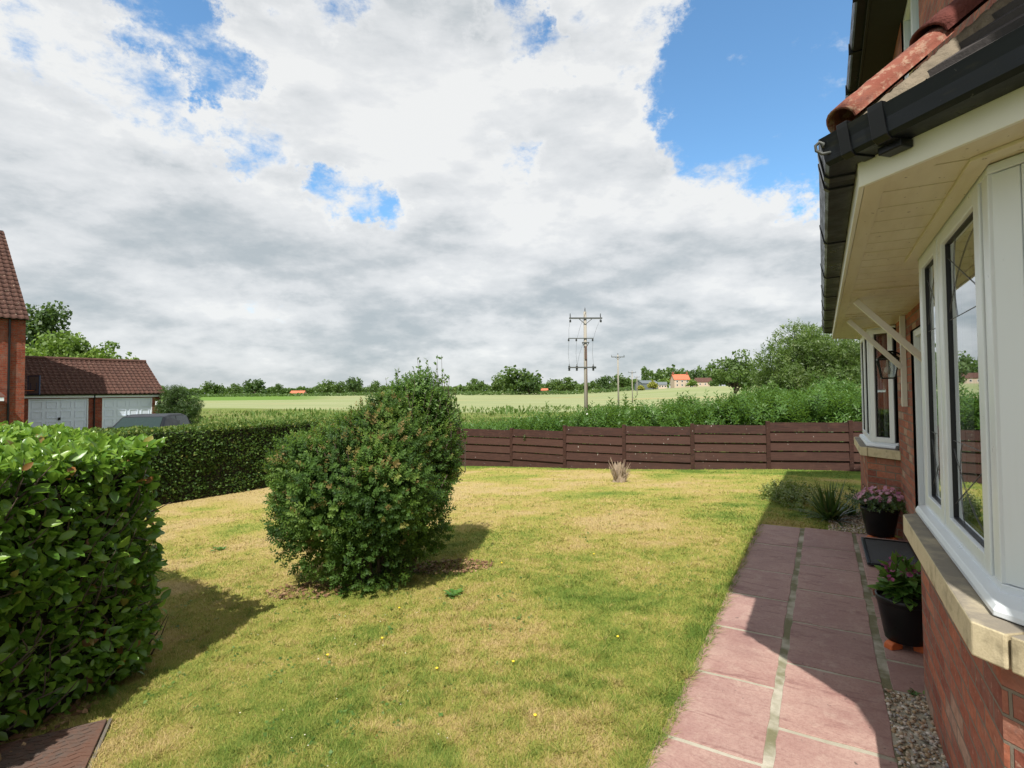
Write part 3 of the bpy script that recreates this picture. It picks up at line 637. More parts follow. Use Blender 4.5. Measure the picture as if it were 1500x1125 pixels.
    if near:
        pm = MB(); dd = (r2, r2); n = (-r2, r2); p0 = pf[0]
        for j in range(4):
            t0, t1 = j*Ls/4+.002, (j+1)*Ls/4-.002; q = [(p0[0]+dd[0]*t+n[0]*y, p0[1]+dd[1]*t+n[1]*y) for t, y in ((t0, -.04), (t1, -.04), (t1, -.006-.002*(j % 2)), (t0, -.006-.002*(j % 2)))]; pm.prism(q, z0+.034, z1-.030)
        pm.build('cladding_panel', M['upvc'], fo, bevel=.003)
    else:
        sash((pf[0][0]+.02, pf[0][1]+.02), (r2, r2), Ls-.05)
    q = pf[2]; gm = MB(); gm.prism([(q[0]+.02, q[1]-.035), (pf[3][0]-.01, pf[3][1]-.0), (pf[3][0]-.06, pf[3][1]), (q[0]-.02, q[1]-.05)][::-1], z0+.05, z1-.05); gm.build('corner_panel', M['upvc'], fo)
    # net curtain inside
    cm = MB(); xs = np.linspace(w1+.02, w2-.02, 120); yv = [fw_-.17+.022*math.sin(x*46)+.012*math.sin(x*17+1) for x in xs]
    for sel in (lambda x: (x-w1) < .26, lambda x: (w2-x) < .26):
        h0, h1 = .96, 2.28; cm = MB()
        for i in range(len(xs)-1):
            if sel(xs[i]): cm.quad((xs[i], yv[i], h0), (xs[i+1], yv[i+1], h0), (xs[i+1], yv[i+1], h1), (xs[i], yv[i], h1))
        cm.build('net_curtain', M['net'], fo, smooth=True)
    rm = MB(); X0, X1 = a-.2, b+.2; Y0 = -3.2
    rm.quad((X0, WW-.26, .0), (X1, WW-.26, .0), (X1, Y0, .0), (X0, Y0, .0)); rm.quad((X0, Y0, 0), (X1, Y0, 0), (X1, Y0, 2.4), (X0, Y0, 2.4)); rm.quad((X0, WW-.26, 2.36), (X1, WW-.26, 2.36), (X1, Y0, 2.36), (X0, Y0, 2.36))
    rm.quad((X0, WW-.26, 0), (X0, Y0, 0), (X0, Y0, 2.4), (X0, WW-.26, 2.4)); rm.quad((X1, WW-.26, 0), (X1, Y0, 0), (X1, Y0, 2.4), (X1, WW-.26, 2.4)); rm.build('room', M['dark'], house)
mb = MB()
for a_, b_ in ((2.13, 3.62), (7.48, 8.88)): mb.sweep([(.055, 2.288), (.001, 2.288), (.001, 2.2995), (.055, 2.2995)], bay_poly(a_, b_, -.458))
mb.build_each('head_trim', M['soffit'], house, bevel=.002)
bay(2.04, 3.52, True); bay(7.42, 8.86, False)
# soffit: boards across the overhang, splayed at both ends
CA, CB = 2.20, 8.68; SOW = -.135
def off_poly(w, a=CA, b=CB): k = (w-WW); kk = (w-SOW)*math.tan(math.radians(22.5)); return [(a-kk-k, WW), (a-kk, w), (b+kk, w), (b+kk+k, WW)]
ti = math.tan(math.radians(22.5))
mb = MB(); sgr = -.178; e = CA + (SOW-sgr)*ti; e2 = CB-(SOW-sgr)*ti
x = 1.72
def soff_lim(x_):   # outer w of the boards at this s
    return min(sgr, WW+(x_-(e-(sgr-WW))) , WW+((e2+(sgr-WW))-x_))
while x < 9.2:
    x1 = min(x+.198, 9.2); a_, b_ = x+.0035, x1-.0035; la, lb = soff_lim(a_), soff_lim(b_)
    if max(la, lb) > WW+.02:
        cn = e if a_ < e < b_ else (e2 if a_ < e2 < b_ else None); pts = [(a_, WW+.001), (b_, WW+.001), (b_, max(lb, WW+.002))]+([(cn, sgr)] if cn else [])+[(a_, max(la, WW+.002))]; mb.prism(pts, 2.300, 2.312)
    x = x1+.001
mb.build('soffit', M['soffit'], house)
mb = MB(); mb.sweep([(0, 2.296), (-.06, 2.296), (-.06, 2.315), (0, 2.315)], off_poly(SOW-.004)); 
for s_ in (4.55, 6.0, 6.2): mb.box(s_, s_+.045, WW+.001, sgr-.008, 2.294, 2.2995)
mb.build('soffit_trim', M['soffit'], house, bevel=.002)
mb = MB(); mb.prism(off_poly(SOW-.03)[::-1], 2.318, 2.33); mb.build('dark_gap_backing', M['dark'], house)  # dark sheet added above the soffit boards so their gaps read dark
mb = MB(); mb.sweep([(0, 2.292), (-.016, 2.292), (-.016, 2.47), (0, 2.47)], off_poly(SOW+.014)); mb.build('fascia', M['fascia'], house, bevel=.002)
# gutter (open square section) with clips
GP = off_poly(SOW+.016); gp = off_poly(-.118)
prof = [(0, 2.465), (0, 2.375), (.082, 2.372), (.094, 2.385), (.108, 2.465), (.113, 2.468), (.110, 2.458), (.088, 2.380), (.006, 2.382), (.006, 2.465)]
mb = MB(); mb.sweep([(a_+.001, b_) for a_, b_ in prof], gp); gut = mb.build('gutter', M['black_gutter'], house, smooth=False)
cl = MB()
def clip(p, d, wd=.03, deep=.006):
    n = Vector((-d[1], d[0])); d = Vector(d); p = Vector(p)
    pr = [(-.0, 2.475), (-.0, 2.375-deep), (.082, 2.372-deep), (.094+deep, 2.382-deep*.5), (.110+deep, 2.463), (.112+deep, 2.480), (.098, 2.480), (.1, 2.40), (.01, 2.40)]
    vs = []
    for t in (-wd/2, wd/2):
        for a_, z in pr: q = p+d*t+n*a_; vs.append((q.x, q.y, z))
    m_ = len(pr); cl.add(vs, [tuple(range(m_)), tuple(range(m_, 2*m_))[::-1]] + [(j, (j+1) % m_, m_+(j+1) % m_, m_+j)[::-1] for j in range(m_)])
for s_ in (2.24+.06, 2.42, 3.33, 4.36, 5.27, 6.17, 7.07, 7.98, 8.60): clip((s_, gp[1][1]), (1, 0), .028 if s_ > 2.35 else .05)
r2 = math.sqrt(.5)
for t in (.05, .17, .62): clip((gp[1][0]-r2*t, gp[1][1]-r2*t), (r2, r2), .04 if t < .1 else .05)
cl.build_each('gutter_clip', M['black_plastic'], gut, bevel=.002)
# gutter underside bracket arms on the splay
br = MB()
for t in (.17, .62):
    p = Vector((gp[1][0]-r2*t, gp[1][1]-r2*t)); br.prism([(p.x-.03*r2, p.y-.03*r2), (p.x-.03*r2-.05*r2, p.y-.03*r2+.05*r2), (p.x+.05*r2-.05*r2, p.y+.05*r2+.05*r2), (p.x+.05*r2, p.y+.05*r2)][::-1], 2.345, 2.371)
br.build_each('gutter_bracket', M['black_plastic'], gut, bevel=.004)
# canopy roof
RZ = 2.428; pitch = .93; top = RZ + pitch*(-.10-WW)
roof = MB(); rows = 7
def ring(k, lift=0.):
    w_ = -.06 + (WW+.06)*k; z_ = RZ + .0 + pitch*(-.06-w_) + lift
    pl = off_poly(w_)
    return pl, z_
for j in range(rows):
    (pa, za), (pb, zb) = ring(j/rows, .032), ring((j+1)/rows, .008)
    for i in range(3):
        roof.quad((pa[i+1][0], pa[i+1][1], za), (pa[i][0], pa[i][1], za), (pb[i][0], pb[i][1], zb), (pb[i+1][0], pb[i+1][1], zb))
        roof.quad((pa[i][0], pa[i][1], za), (pa[i+1][0], pa[i+1][1], za), (pa[i+1][0], pa[i+1][1], za-.026), (pa[i][0], pa[i][1], za-.026))
roof.build('canopy_roof', M['dark_tile'], house)
def hip_tile(parent, p0, p1, r0, m, name='hip_tile'):
    p0 = Vector(p0); p1 = Vector(p1); d = (p1-p0).normalized(); x_ = d.cross(Vector((0, 0, 1))).normalized(); y_ = x_.cross(d); hb = MB(); vs = []; N_ = 13; R_ = 9
    for i in range(R_):
        t = i/(R_-1); rr = r0*(1.06-.12*t); c = p0+(p1-p0)*t
        for k in range(N_):
            a = math.pi*(-.06+1.12*k/(N_-1)); wob = 1+.03*math.sin(7*t*3+k); vs.append(c + x_*math.cos(a)*rr*wob + y_*math.sin(a)*rr*.72*wob)
    vs2 = [c_ - (c_-(p0+(p1-p0)*((i//N_)/(R_-1))))*.14 for i, c_ in enumerate(vs)]
    o_ = len(vs); fs = []
    for i in range(R_-1):
        for k in range(N_-1):
            a = i*N_+k; fs.append((a, a+1, a+N_+1, a+N_)); fs.append((o_+a+N_, o_+a+N_+1, o_+a+1, o_+a))
    for i in (0, R_-1):
        for k in range(N_-1): a = i*N_+k; fs.append((a, a+1, o_+a+1, o_+a) if i else (a+1, a, o_+a, o_+a+1))
    for k in (0, N_-1):
        for i in range(R_-1): a = i*N_+k; fs.append((a, o_+a, o_+a+N_, a+N_))
    hb.add(vs+vs2, fs); return hb.build(name, m, parent, smooth=True)
h0 = Vector((CA-.09*0+.0, -.06, RZ+.055)); pl0, z0h = ring(0, .05); pl1, z1h = ring(1, .05)
ha = Vector((pl0[1][0]-.015, pl0[1][1]+.015, z0h+.008)); hb_ = Vector((pl1[1][0], pl1[1][1], z1h)); hd = (hb_-ha)
hip_tile(house, ha+hd*.05, ha+hd*.49, .078, M['hip']); t2 = hip_tile(house, ha+hd*.45+Vector((0, 0, .025)), ha+hd*.98+Vector((0, 0, .02)), .082, M['hip_old']); t2['label'] = 'dark mossy upper hip tile'
e0 = Vector((pl0[2][0]+.03, pl0[2][1]+.03, z0h-.02)); e1_ = Vector((pl1[2][0], pl1[2][1], z1h)); hip_tile(house, e0.lerp(e1_, .14), e1_, .07, M['hip'])
mm = MB(); rr = random.Random(3); vs = []; NR = 60; hn = Vector((hd.y, -hd.x, 0)).normalized()
if hn.x > 0: hn = -hn
for i in range(NR):
    t = .09+.91*i/(NR-1); c = ha + hd*t*.97; w_ = .014+.026*fbm(np.array(i*.33), np.array(1.), 5, 3)+.010*rr.random()
    for k in range(7):
        a = k/6; out_ = .060+w_*1.35*a; dn = -.030-.062*a+.016*math.sin(a*3.1)+rr.uniform(-.006, .006)
        vs.append(c+hn*out_*1.0+Vector((0, 0, dn)))
mm.add(vs, [(i*7+k, i*7+k+1, i*7+k+8, i*7+k+7) for i in range(NR-1) for k in range(6)])
mm.build('hip_mortar', M['mortar'], house, smooth=True)
ir = MB(); c = ha+Vector((-.02, .012, -.03)); ir.tube([c+Vector((0, -.01, -.045)), c+Vector((0, .018, -.045)), c+Vector((0, .036, -.03)), c+Vector((0, .038, -.012)), c+Vector((0, .026, -.002)), c+Vector((0, .014, -.010)), c+Vector((0, .016, -.022))], .0055, 8); ir.build('hip_iron', M['iron'], house, smooth=True)
# gallows brackets, door, lantern
for s_ in (5.0, 6.4):
    b_ = MB(); b_.box(s_-.0225, s_+.0225, WW+.001, WW+.046, 1.42, 2.298); b_.bar((s_, WW+.04, 1.80), (s_, -.235, 2.285), .045, .045, (1, 0, 0)); b_.build('gallows_bracket', M['fascia'], house, bevel=.003)
dr = bpy.data.objects.new('front_door', None); COL.objects.link(dr); dr.parent = house
db = MB(); db.box(5.10, 6.08, WW-.10, WW-.06, .02, 2.12); db.build('door_leaf', M['upvc'], dr, bevel=.004)
db = MB(); db.box(5.10, 5.16, WW-.06, WW-.02, .02, 2.12); db.box(6.02, 6.08, WW-.06, WW-.02, .02, 2.12); db.box(5.16, 6.02, WW-.06, WW-.02, 2.06, 2.12)
for zz in ((.2, .9), (1.05, 1.9)):
    db.box(5.25, 5.55, WW-.06, WW-.052, zz[0], zz[1]); db.box(5.63, 5.93, WW-.06, WW-.052, zz[0], zz[1])
db.build('door_frame', M['upvc'], dr, bevel=.003)
db = MB(); db.tube([(5.22, WW-.055, 1.0), (5.22, WW-.01, 1.0), (5.34, WW-.01, 1.0)], .01, 8); db.build('door_handle', M['alloy'], dr)
ls = 6.62; lz = 1.70
lan = thing('wall_lantern', 'black framed wall lantern with clear glass beside the porch bracket', 'lantern', hw(ls, WW, lz), ANG)
lb = MB(); q0, q1 = .045, .085; cy = .13
def sq(h, z): return [(-h, cy-h, z), (h, cy-h, z), (h, cy+h, z), (-h, cy+h, z)]
bo, to = sq(q0*1.2, 0), sq(q1, .19)
for i in range(4): lb.bar(bo[i], to[i], .011, .011, (0, 1, .1)); lb.bar(bo[i], bo[(i+1) % 4], .013, .013); lb.bar(to[i], to[(i+1) % 4], .014, .014)
lb.add([*sq(q1*1.1, .20), *sq(.02, .27)], [(0, 1, 5, 4), (1, 2, 6, 5), (2, 3, 7, 6), (3, 0, 4, 7), (4, 5, 6, 7), (3, 2, 1, 0)])
lb.tube([(0, .002, .22), (0, .04, .25), (0, .09, .27), (0, cy, .27)], .009, 8); lb.box(-.035, .035, .001, .016, .12, .30); lb.build('lantern_frame', M['black_plastic'], lan)
lb = MB(); ib, it = sq(q0*1.1, .008), sq(q1*.94, .184); [lb.quad(ib[i], ib[(i+1) % 4], it[(i+1) % 4], it[i]) for i in range(4)]; lb.build('lantern_glass', M['glass'], lan)
lb = MB(); lb.lathe([(.012, .19), (.012, .12), (.028, .10), (.03, .07), (.015, .045), (.002, .04)], 12, c=(0, cy, 0)); lb.build('bulb', M['white_flower'], lan, smooth=True)
# upper storey window, roof, gutter
uw = bpy.data.objects.new('upper_window', None); COL.objects.link(uw); uw.parent = house
m = MB(); U0, U1, Z0, Z1 = 5.10, 6.08, 4.22, EZ-.04
m.box(U0, U0+.07, WW-.07, WW-.015, Z0, Z1); m.box(U1-.07, U1, WW-.07, WW-.015, Z0, Z1); m.box(U0+.07, U1-.07, WW-.07, WW-.015, Z0, Z0+.07); m.box(U0+.07, U1-.07, WW-.07, WW-.015, Z1-.05, Z1); m.box(U0+.45, U0+.53, WW-.07, WW-.015, Z0+.07, Z1-.05)
m.build('frame', M['upvc'], uw, bevel=.004)
m = MB(); m.quad((U1-.07, WW-.045, Z0+.07), (U0+.07, WW-.045, Z0+.07), (U0+.07, WW-.045, Z1-.05), (U1-.07, WW-.045, Z1-.05)); m.build('glass', M['glass'], uw)
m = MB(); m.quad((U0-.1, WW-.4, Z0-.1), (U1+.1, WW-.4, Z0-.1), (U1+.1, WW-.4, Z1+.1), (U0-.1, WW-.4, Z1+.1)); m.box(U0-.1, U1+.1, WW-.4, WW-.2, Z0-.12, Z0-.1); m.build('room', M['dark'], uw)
m = MB(); m.box(U0-.02, U1+.02, WW-.06, WW+.03, Z0-.03, Z0); m.build('window_sill', M['upvc'], uw)
R0, R1 = 1.02, 10.15; UW = -.42
m = MB(); m.box(R0, R1, WW-.1, UW-.022, EZ-.035, EZ-.02); m.build('eaves_soffit', M['dark'], house)
m = MB(); m.box(R0, R1, UW-.02, UW, EZ-.04, EZ+.13); m.build('eaves_fascia', M['dark'], house)
m = MB(); rs = 34; sl = .90; Wt = UW+.05; rid = -4.35; L_ = (Wt-rid)
for sd_ in (1, -1):
    for j in range(14):
        f0, f1 = j/14, (j+1)/14; y0_ = rid+sd_*L_*(1-f0); y1_ = rid+sd_*L_*(1-f1); za = EZ+.10+sl*L_*f0+.03; zb = EZ+.10+sl*L_*f1
        q = [(R0, y0_, za), (R1, y0_, za), (R1, y1_, zb), (R0, y1_, zb)]; m.quad(*(q if sd_ < 0 else q[::-1]))
        q = [(R0, y0_, za-.03), (R1, y0_, za-.03), (R1, y0_, za), (R0, y0_, za)]; m.quad(*q)
m.build('main_roof', M['pantile'], house)
m = MB()
for e_ in (S0, S1): m.add([(e_, WW, EZ-.04), (e_, -8, EZ-.04), (e_, -4.35, EZ+3.3)], [(0, 1, 2)])
m.build_each('gable', M['brick'], house)
m = MB(); m.sweep([(.001, EZ+.09), (.001, EZ+.01), (.08, EZ+.005), (.095, EZ+.02), (.11, EZ+.10), (.104, EZ+.10), (.088, EZ+.02), (.008, EZ+.018), (.008, EZ+.09)], [(R0, UW), (R1, UW)]); ug = m.build('upper_gutter', M['black_gutter'], house)
m = MB()
for k in range(11): s_ = 1.2+k*.88; m.box(s_, s_+.03, UW+.001, UW+.118, EZ-.002, EZ+.105)
m.build_each('gutter_clip', M['black_plastic'], ug)
# door step with mat
m = MB(); m.box(5.03, 6.58, -.84+.14, -.30, -.03, .055); st = m.build('step_riser', M['brick']); st.rotation_euler[2] = ANG; tag(st, kind='structure'); st.name = 'door_step'
m = MB(); m.box(5.0, 5.72, -.698, -.268, .056, .09); m.box(5.74, 6.60, -.698, -.268, .056, .091); o = m.build('step_paving', M['slab'], bevel=.006); o.rotation_euler[2] = ANG; tag(o, kind='structure')
def doormat(s0, s1, w0, w1, z, lab, tilt=0):
    t = thing('doormat', lab, 'doormat', hw((s0+s1)/2, (w0+w1)/2, z), ANG+tilt); a, b = (s1-s0)/2, (w1-w0)/2
    m = MB(); m.box(-a, a, -b, b, 0, .012); m.build('mat_base', M['mat_rubber'], t, bevel=.004)
    m = MB(); e = .028
    m.box(-a, a, -b, -b+e, .0125, .02); m.box(-a, a, b-e, b, .0125, .02); m.box(-a, -a+e, -b+e, b-e, .0125, .02); m.box(a-e, a, -b+e, b-e, .0125, .02); m.build('mat_border', M['black_plastic'], t, bevel=.004)
doormat(5.50, 6.42, -.69, -.29, .104, 'black rubber doormat with raised border lying on the red door step')
doormat(5.28, 5.62, -.69, -.36, .092, 'smaller dark mat tucked partly under the bordered doormat', .05)
# plant pots
def pot(s, w, r0, r1, h, lab, kind, z=.0):
    t = thing('potted_plant', lab, 'plant pot', hw(s, w, z+.005), ANG)
    f = .045; m = MB(); prof = [(r0*.96, f), (r0, f+.005), (r1*.965, f+h*.86), (r1*.965, f+h*.87), (r1, f+h*.88), (r1*1.015, f+h), (r1*.97, f+h+.004), (r1*.93, f+h*.97), (r1*.90, f+h*.88)]
    m._lathe(prof, 40, 0, (0, 0, 0)); m.add([(0, 0, f)]+[(r0*.96*math.cos(k*math.pi/20), r0*.96*math.sin(k*math.pi/20), f) for k in range(40)], [(0, 1+(k+1) % 40, 1+k) for k in range(40)]); m.build('pot', M['black_plastic'], t, smooth=True)
    m = MB(); m.add([(0, 0, f+h*.9)]+[(r1*.92*math.cos(k*math.pi/20), r1*.92*math.sin(k*math.pi/20), f+h*.9) for k in range(40)], [(0, 1+k, 1+(k+1) % 40) for k in range(40)]); m.build('compost', M['soil'], t)
    for a in (.2, 2.3, 4.3):
        m = MB(); ca, sa = math.cos(a), math.sin(a); pr = [(r0*.45, 0), (r0*1.28, 0), (r0*1.24, .03), (r0*1.06, .044), (r0*1.0, .0435), (r0*.45, .0435)]
        vs = [(ca*x_-sa*y_, sa*x_+ca*y_, z_) for y_ in (-.028, .028) for x_, z_ in pr]; n_ = len(pr)
        m.add(vs, [tuple(range(n_)), tuple(range(n_, 2*n_))[::-1]]+[(j, (j+1) % n_, n_+(j+1) % n_, n_+j)[::-1] for j in range(n_)]); m.build('pot_foot', M['terracotta'], t, bevel=.006)
    zt = f+h*.92
    if kind == 'daisy':
        n = 420; P = np.stack([rng.normal(0, r1*.45, n), rng.normal(0, r1*.45, n), np.full(n, zt)], 1); d = np.stack([P[:, 0]*2.2, P[:, 1]*2.2, np.full(n, .30)], 1)+rng.normal(0, .09, (n, 3)); P2 = P+d*rng.uniform(.15, .58, (n, 1))*(.9, .9, .68)
        T_, F_ = shoot_t(9, 1., .55, .4, 2); V, Fc = scatter(T_, F_, P2, rng.normal(0, 1, (n, 3)), d, np.full(n, .06)); npmesh('foliage', V, Fc, M['spiky'], t, attr=np.repeat(rng.random(n)*.7, len(T_)))
        nf = 90; a = rng.uniform(0, 6.28, nf); rr_ = r1*np.sqrt(rng.random(nf))*1.35; Pf = np.stack([np.cos(a)*rr_, np.sin(a)*rr_, zt+.225-.10*(rr_/r1/1.35)**2+rng.uniform(-.03, .03, nf)], 1); Nn = unit(np.stack([Pf[:, 0]*3-.5, Pf[:, 1]*3+.4, np.full(nf, .8)], 1)); fm = M['pink']
    else:
        n = 150; a = rng.uniform(0, 6.28, n); P = np.stack([np.cos(a)*r1*.5*rng.random(n), np.sin(a)*r1*.5*rng.random(n), zt+rng.uniform(0, .13, n)], 1); d = np.stack([np.cos(a), np.sin(a), rng.uniform(-.25, .9, n)], 1)
        V, Fc = scatter(LEAF_T, LEAF_F, P, np.tile((0, 0, 1.), (n, 1))+rng.normal(0, .3, (n, 3)), d, rng.uniform(.07, .135, n)); npmesh('foliage', V, Fc, M['petunia'], t, attr=np.repeat(rng.random(n), len(LEAF_T)), smooth=True)
        Pc = np.stack([rng.normal(0, .05, 60), rng.normal(.0, .06, 60), zt+rng.uniform(.08, .24, 60)], 1); V, Fc = scatter(SM_T, SM_F, Pc, rng.normal(0, 1, (60, 3)), rng.normal(0, .6, (60, 3))+(0, 0, .8), rng.uniform(.06, .11, 60)); npmesh('stem_leaves', V, Fc, M['petunia'], t, attr=np.repeat(rng.random(60), 4))
        nf = 70; a = rng.uniform(0, 6.28, nf); rr_ = .12*np.sqrt(rng.random(nf)); Pf = np.stack([np.cos(a)*rr_, np.sin(a)*rr_+.01, zt+.235-.5*rr_+rng.uniform(-.04, .03, nf)], 1); Nn = unit(rng.normal(0, .6, (nf, 3))+(0, .3, .7)); fm = M['magenta']
    ang = np.arange(9)*2*math.pi/9; T = []; Fq = []
    for j, q in enumerate(ang): T += [(0, 0, 0), (math.cos(q-.28)*.75, math.sin(q-.28)*.75, .12), (math.cos(q), math.sin(q), .08), (math.cos(q+.28)*.75, math.sin(q+.28)*.75, .12)]; Fq.append((4*j, 4*j+1, 4*j+2, 4*j+3))
    T = np.array(T); Fq = np.array(Fq); V, Fc = scatter(T, Fq, Pf, Nn, np.cross(Nn, rng.normal(0, 1, (nf, 3))), rng.uniform(.015, .023, nf)*(1. if kind == 'daisy' else .75)); npmesh('flowers', V, Fc, fm, t, attr=np.repeat(rng.random(nf), len(T)))
pot(6.93, -.49, .125, .175, .29, 'black pot of pink daisy flowers on orange feet at the far side of the doormat', 'daisy')
pot(4.13, -.405, .105, .150, .265, 'black pot with broad green leaves and magenta flowers tucked behind the nearer bay', 'broad')

# ================= HEDGES, SHRUBS =================
def hedge_leaves(poly, z0f, z1, faces, n, size, mat_, parent, tem=(LEAF_T, LEAF_F), depth=.14, bulge=.06, tone_top=.28, name='foliage'):
    """leaves over the chosen sides and the top of a clipped hedge; poly in plan (ccw)"""
    Ps = []; Ns = []; per = []
    A = [Vector((*p, 0)) for p in poly]
    area = []
    for i in faces:
        a, b = A[i], A[(i+1) % len(A)]; area.append((b-a).length*(z1-z0f(a.x, a.y)))
    xs = np.array([p[0] for p in poly]); ys = np.array([p[1] for p in poly]); ta = abs(sum(xs[i]*ys[(i+1) % len(xs)]-xs[(i+1) % len(xs)]*ys[i] for i in range(len(xs))))/2
    tot = sum(area)+ta
    for i, ar in zip(faces, area):
        k = int(n*ar/tot); a, b = A[i], A[(i+1) % len(A)]; t = rng.random(k); P = np.outer(1-t, a)+np.outer(t, b); nn = np.array([(b-a).y, -(b-a).x, 0]); nn /= np.linalg.norm(nn)
        zb = z0f(P[:, 0], P[:, 1]); hh = rng.random(k); P[:, 2] = zb+.02+(z1-zb-.02)*hh
        lump = fbm(t*((b-a).length)*2.2+i*9, P[:, 2]*2.2+5, 60+i, 3)-.5; P += nn*(bulge*2.2*lump-depth*rng.random(k)**1.5-.04*np.abs(hh-.6)-.04*(hh < .10))[:, None]
        Ps.append(P); Ns.append(np.tile(nn, (k, 1)))
    k = int(n*ta/tot*1.1); mn, mxx = (xs.min(), ys.min()), (xs.max(), ys.max()); P = np.stack([rng.uniform(mn[0], mxx[0], k*4), rng.uniform(mn[1], mxx[1], k*4), np.full(k*4, z1)], 1)
    ins = np.ones(len(P), bool)
    for i in range(len(poly)):
        a, b = A[i], A[(i+1) % len(A)]; ins &= ((b.x-a.x)*(P[:, 1]-a.y)-(b.y-a.y)*(P[:, 0]-a.x)) > 0
    P = P[ins][:k]; P[:, 2] += bulge*1.5*(fbm(P[:, 0]*2.5, P[:, 1]*2.5, 90, 3)-.5)-depth*.6*rng.random(len(P))**1.5; Ps.append(P); Ns.append(np.tile((0, 0, 1.), (len(P), 1)))
    P = np.concatenate(Ps); Nn = np.concatenate(Ns); k = len(P)
    d = Nn*.55+rng.normal(0, .55, (k, 3))+(0, 0, .35); xn = Nn*.7+(0, 0, .8)+rng.normal(0, .45, (k, 3))
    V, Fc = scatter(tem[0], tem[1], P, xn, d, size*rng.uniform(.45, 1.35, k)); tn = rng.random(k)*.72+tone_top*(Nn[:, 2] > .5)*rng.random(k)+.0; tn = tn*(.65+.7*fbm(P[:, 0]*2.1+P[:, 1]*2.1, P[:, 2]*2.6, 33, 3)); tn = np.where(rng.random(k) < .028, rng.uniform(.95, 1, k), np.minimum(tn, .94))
    return npmesh(name, V, Fc, mat_, parent, attr=np.repeat(tn, len(tem[0])), smooth=True)
def inset(poly, d):
    c = Vector((sum(p[0] for p in poly)/len(poly), sum(p[1] for p in poly)/len(poly))); out = []
    n = len(poly)
    for i in range(n):
        p = Vector(poly[i]); a = (p-Vector(poly[i-1])).normalized(); b = (Vector(poly[(i+1) % n])-p).normalized(); na = Vector((-a.y, a.x)); nb = Vector((-b.y, b.x)); m_ = (na+nb).normalized(); out.append(tuple(p+m_*(d/max(.4, m_.dot(na)))))
    return out
H1 = [(-3.35, .2), (-2.30, 1.2), (-2.20, 3.50), (-5.6, 5.85), (-7.4, 3.4)]
H1 = [(-2.72, .9), (-2.22, 3.42), (-5.9, 5.95), (-7.2, 3.9), (-4.8, .4)]
t = thing('laurel_hedge', 'big leaved laurel hedge with square clipped end, close by at the left', 'hedge', (-4.2, 3.2, -.1))
t.location = (0, 0, 0)
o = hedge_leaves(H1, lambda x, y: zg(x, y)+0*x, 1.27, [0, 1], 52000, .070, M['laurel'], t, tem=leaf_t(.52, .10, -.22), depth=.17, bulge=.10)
m = MB(); m.prism(inset(H1, .16), -.4, 1.14); m.build('light_block_core', M['core'], t)  # solid dark block added inside to stop light passing through the laurel leaves
tw = MB(); rr = random.Random(8)
for k in range(260):
    e = rr.random(); a = Vector((H1[0][0]*(1-e)+H1[1][0]*e-.06, H1[0][1]*(1-e)+H1[1][1]*e, rr.uniform(-.1, 1.1))); d = Vector((rr.uniform(.0, .16), rr.uniform(-.12, .12), rr.uniform(.0, .25))); tw.tube([a, a+d*.5+Vector((.01, 0, 0)), a+d], [.006, .004, .002], 5)
tw.build('twigs', M['bark'], t)
def h2(s, w): v = hw(s, w); return (v.x, v.y)
H2 = [h2(2.6, 10.35), h2(8.2, 10.05), h2(13.6, 10.2), h2(13.6, 11.4), h2(2.6, 11.6)][::1]
H2 = [h2(13.4, 9.95), h2(13.4, 11.15), h2(2.4, 11.75), h2(2.4, 10.6)]
t = thing('clipped_hedge', 'small leaved clipped hedge along the far left edge of the lawn', 'hedge')
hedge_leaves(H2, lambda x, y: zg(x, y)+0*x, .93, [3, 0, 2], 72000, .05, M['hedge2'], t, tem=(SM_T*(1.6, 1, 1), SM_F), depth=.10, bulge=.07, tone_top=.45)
m = MB(); m.prism(inset(H2, .09), -1.2, .86); m.build('light_block_core', M['core'], t)  # solid dark filler, added so no light comes through the clipped hedge

def shrub_mass(parent, blobs, n, mat_, tem, size, upb=.5, inner=.35, name='foliage', tone_up=0., rough=.12):
    """shoots over the shells of ellipsoid blobs (c, r, weight)"""
    Ps = []; Ds = []; w_ = np.array([b[2] for b in blobs], float); w_ /= w_.sum()
    for (c, r, _), q in zip(blobs, w_):
        k = int(n*q); d = unit(rng.normal(0, 1, (k, 3))); c = np.array(c); r = np.array(r); lum = 1+rough*2.5*(fbm(np.arctan2(d[:, 1], d[:, 0])*2.4+c[0]*3, d[:, 2]*3.2+c[1], int(abs(c[0]*10)) % 97, 3)-.5)
        rad = (1-inner*rng.random(k)**1.6)*lum; Ps.append(c+d*r*rad[:, None]); Ds.append(unit(d/r*np.mean(r)))
    P = np.concatenate(Ps); Dn = np.concatenate(Ds); keep = P[:, 2] > zg(P[:, 0], P[:, 1])+.02; P, Dn = P[keep], Dn[keep]; k = len(P)
    d = Dn+rng.normal(0, .35, (k, 3))+(0, 0, upb); V, Fc = scatter(tem[0], tem[1], P, rng.normal(0, 1, (k, 3)), d, size*rng.uniform(.6, 1.25, k))
    cl = fbm(P[:, 0]*3.5, P[:, 1]*3.5+P[:, 2]*3, 41, 2); tn = np.clip(.30+.9*(cl-.5)+rng.normal(0, .14, k), 0, .84)
    if tone_up > 0: zc = (P[:, 2]-P[:, 2].min())/np.ptp(P[:, 2]); tn = np.where(rng.random(k) < tone_up*zc**1.5, rng.uniform(.88, 1., k), tn)
    return npmesh(name, V, Fc, mat_, parent, attr=np.repeat(tn, len(tem[0])))
ST = shoot_t(13, 1., .42, .55, 3)
t = thing('round_shrub', 'large rounded dark green shrub with tall loose shoots standing on the lawn', 'shrub')
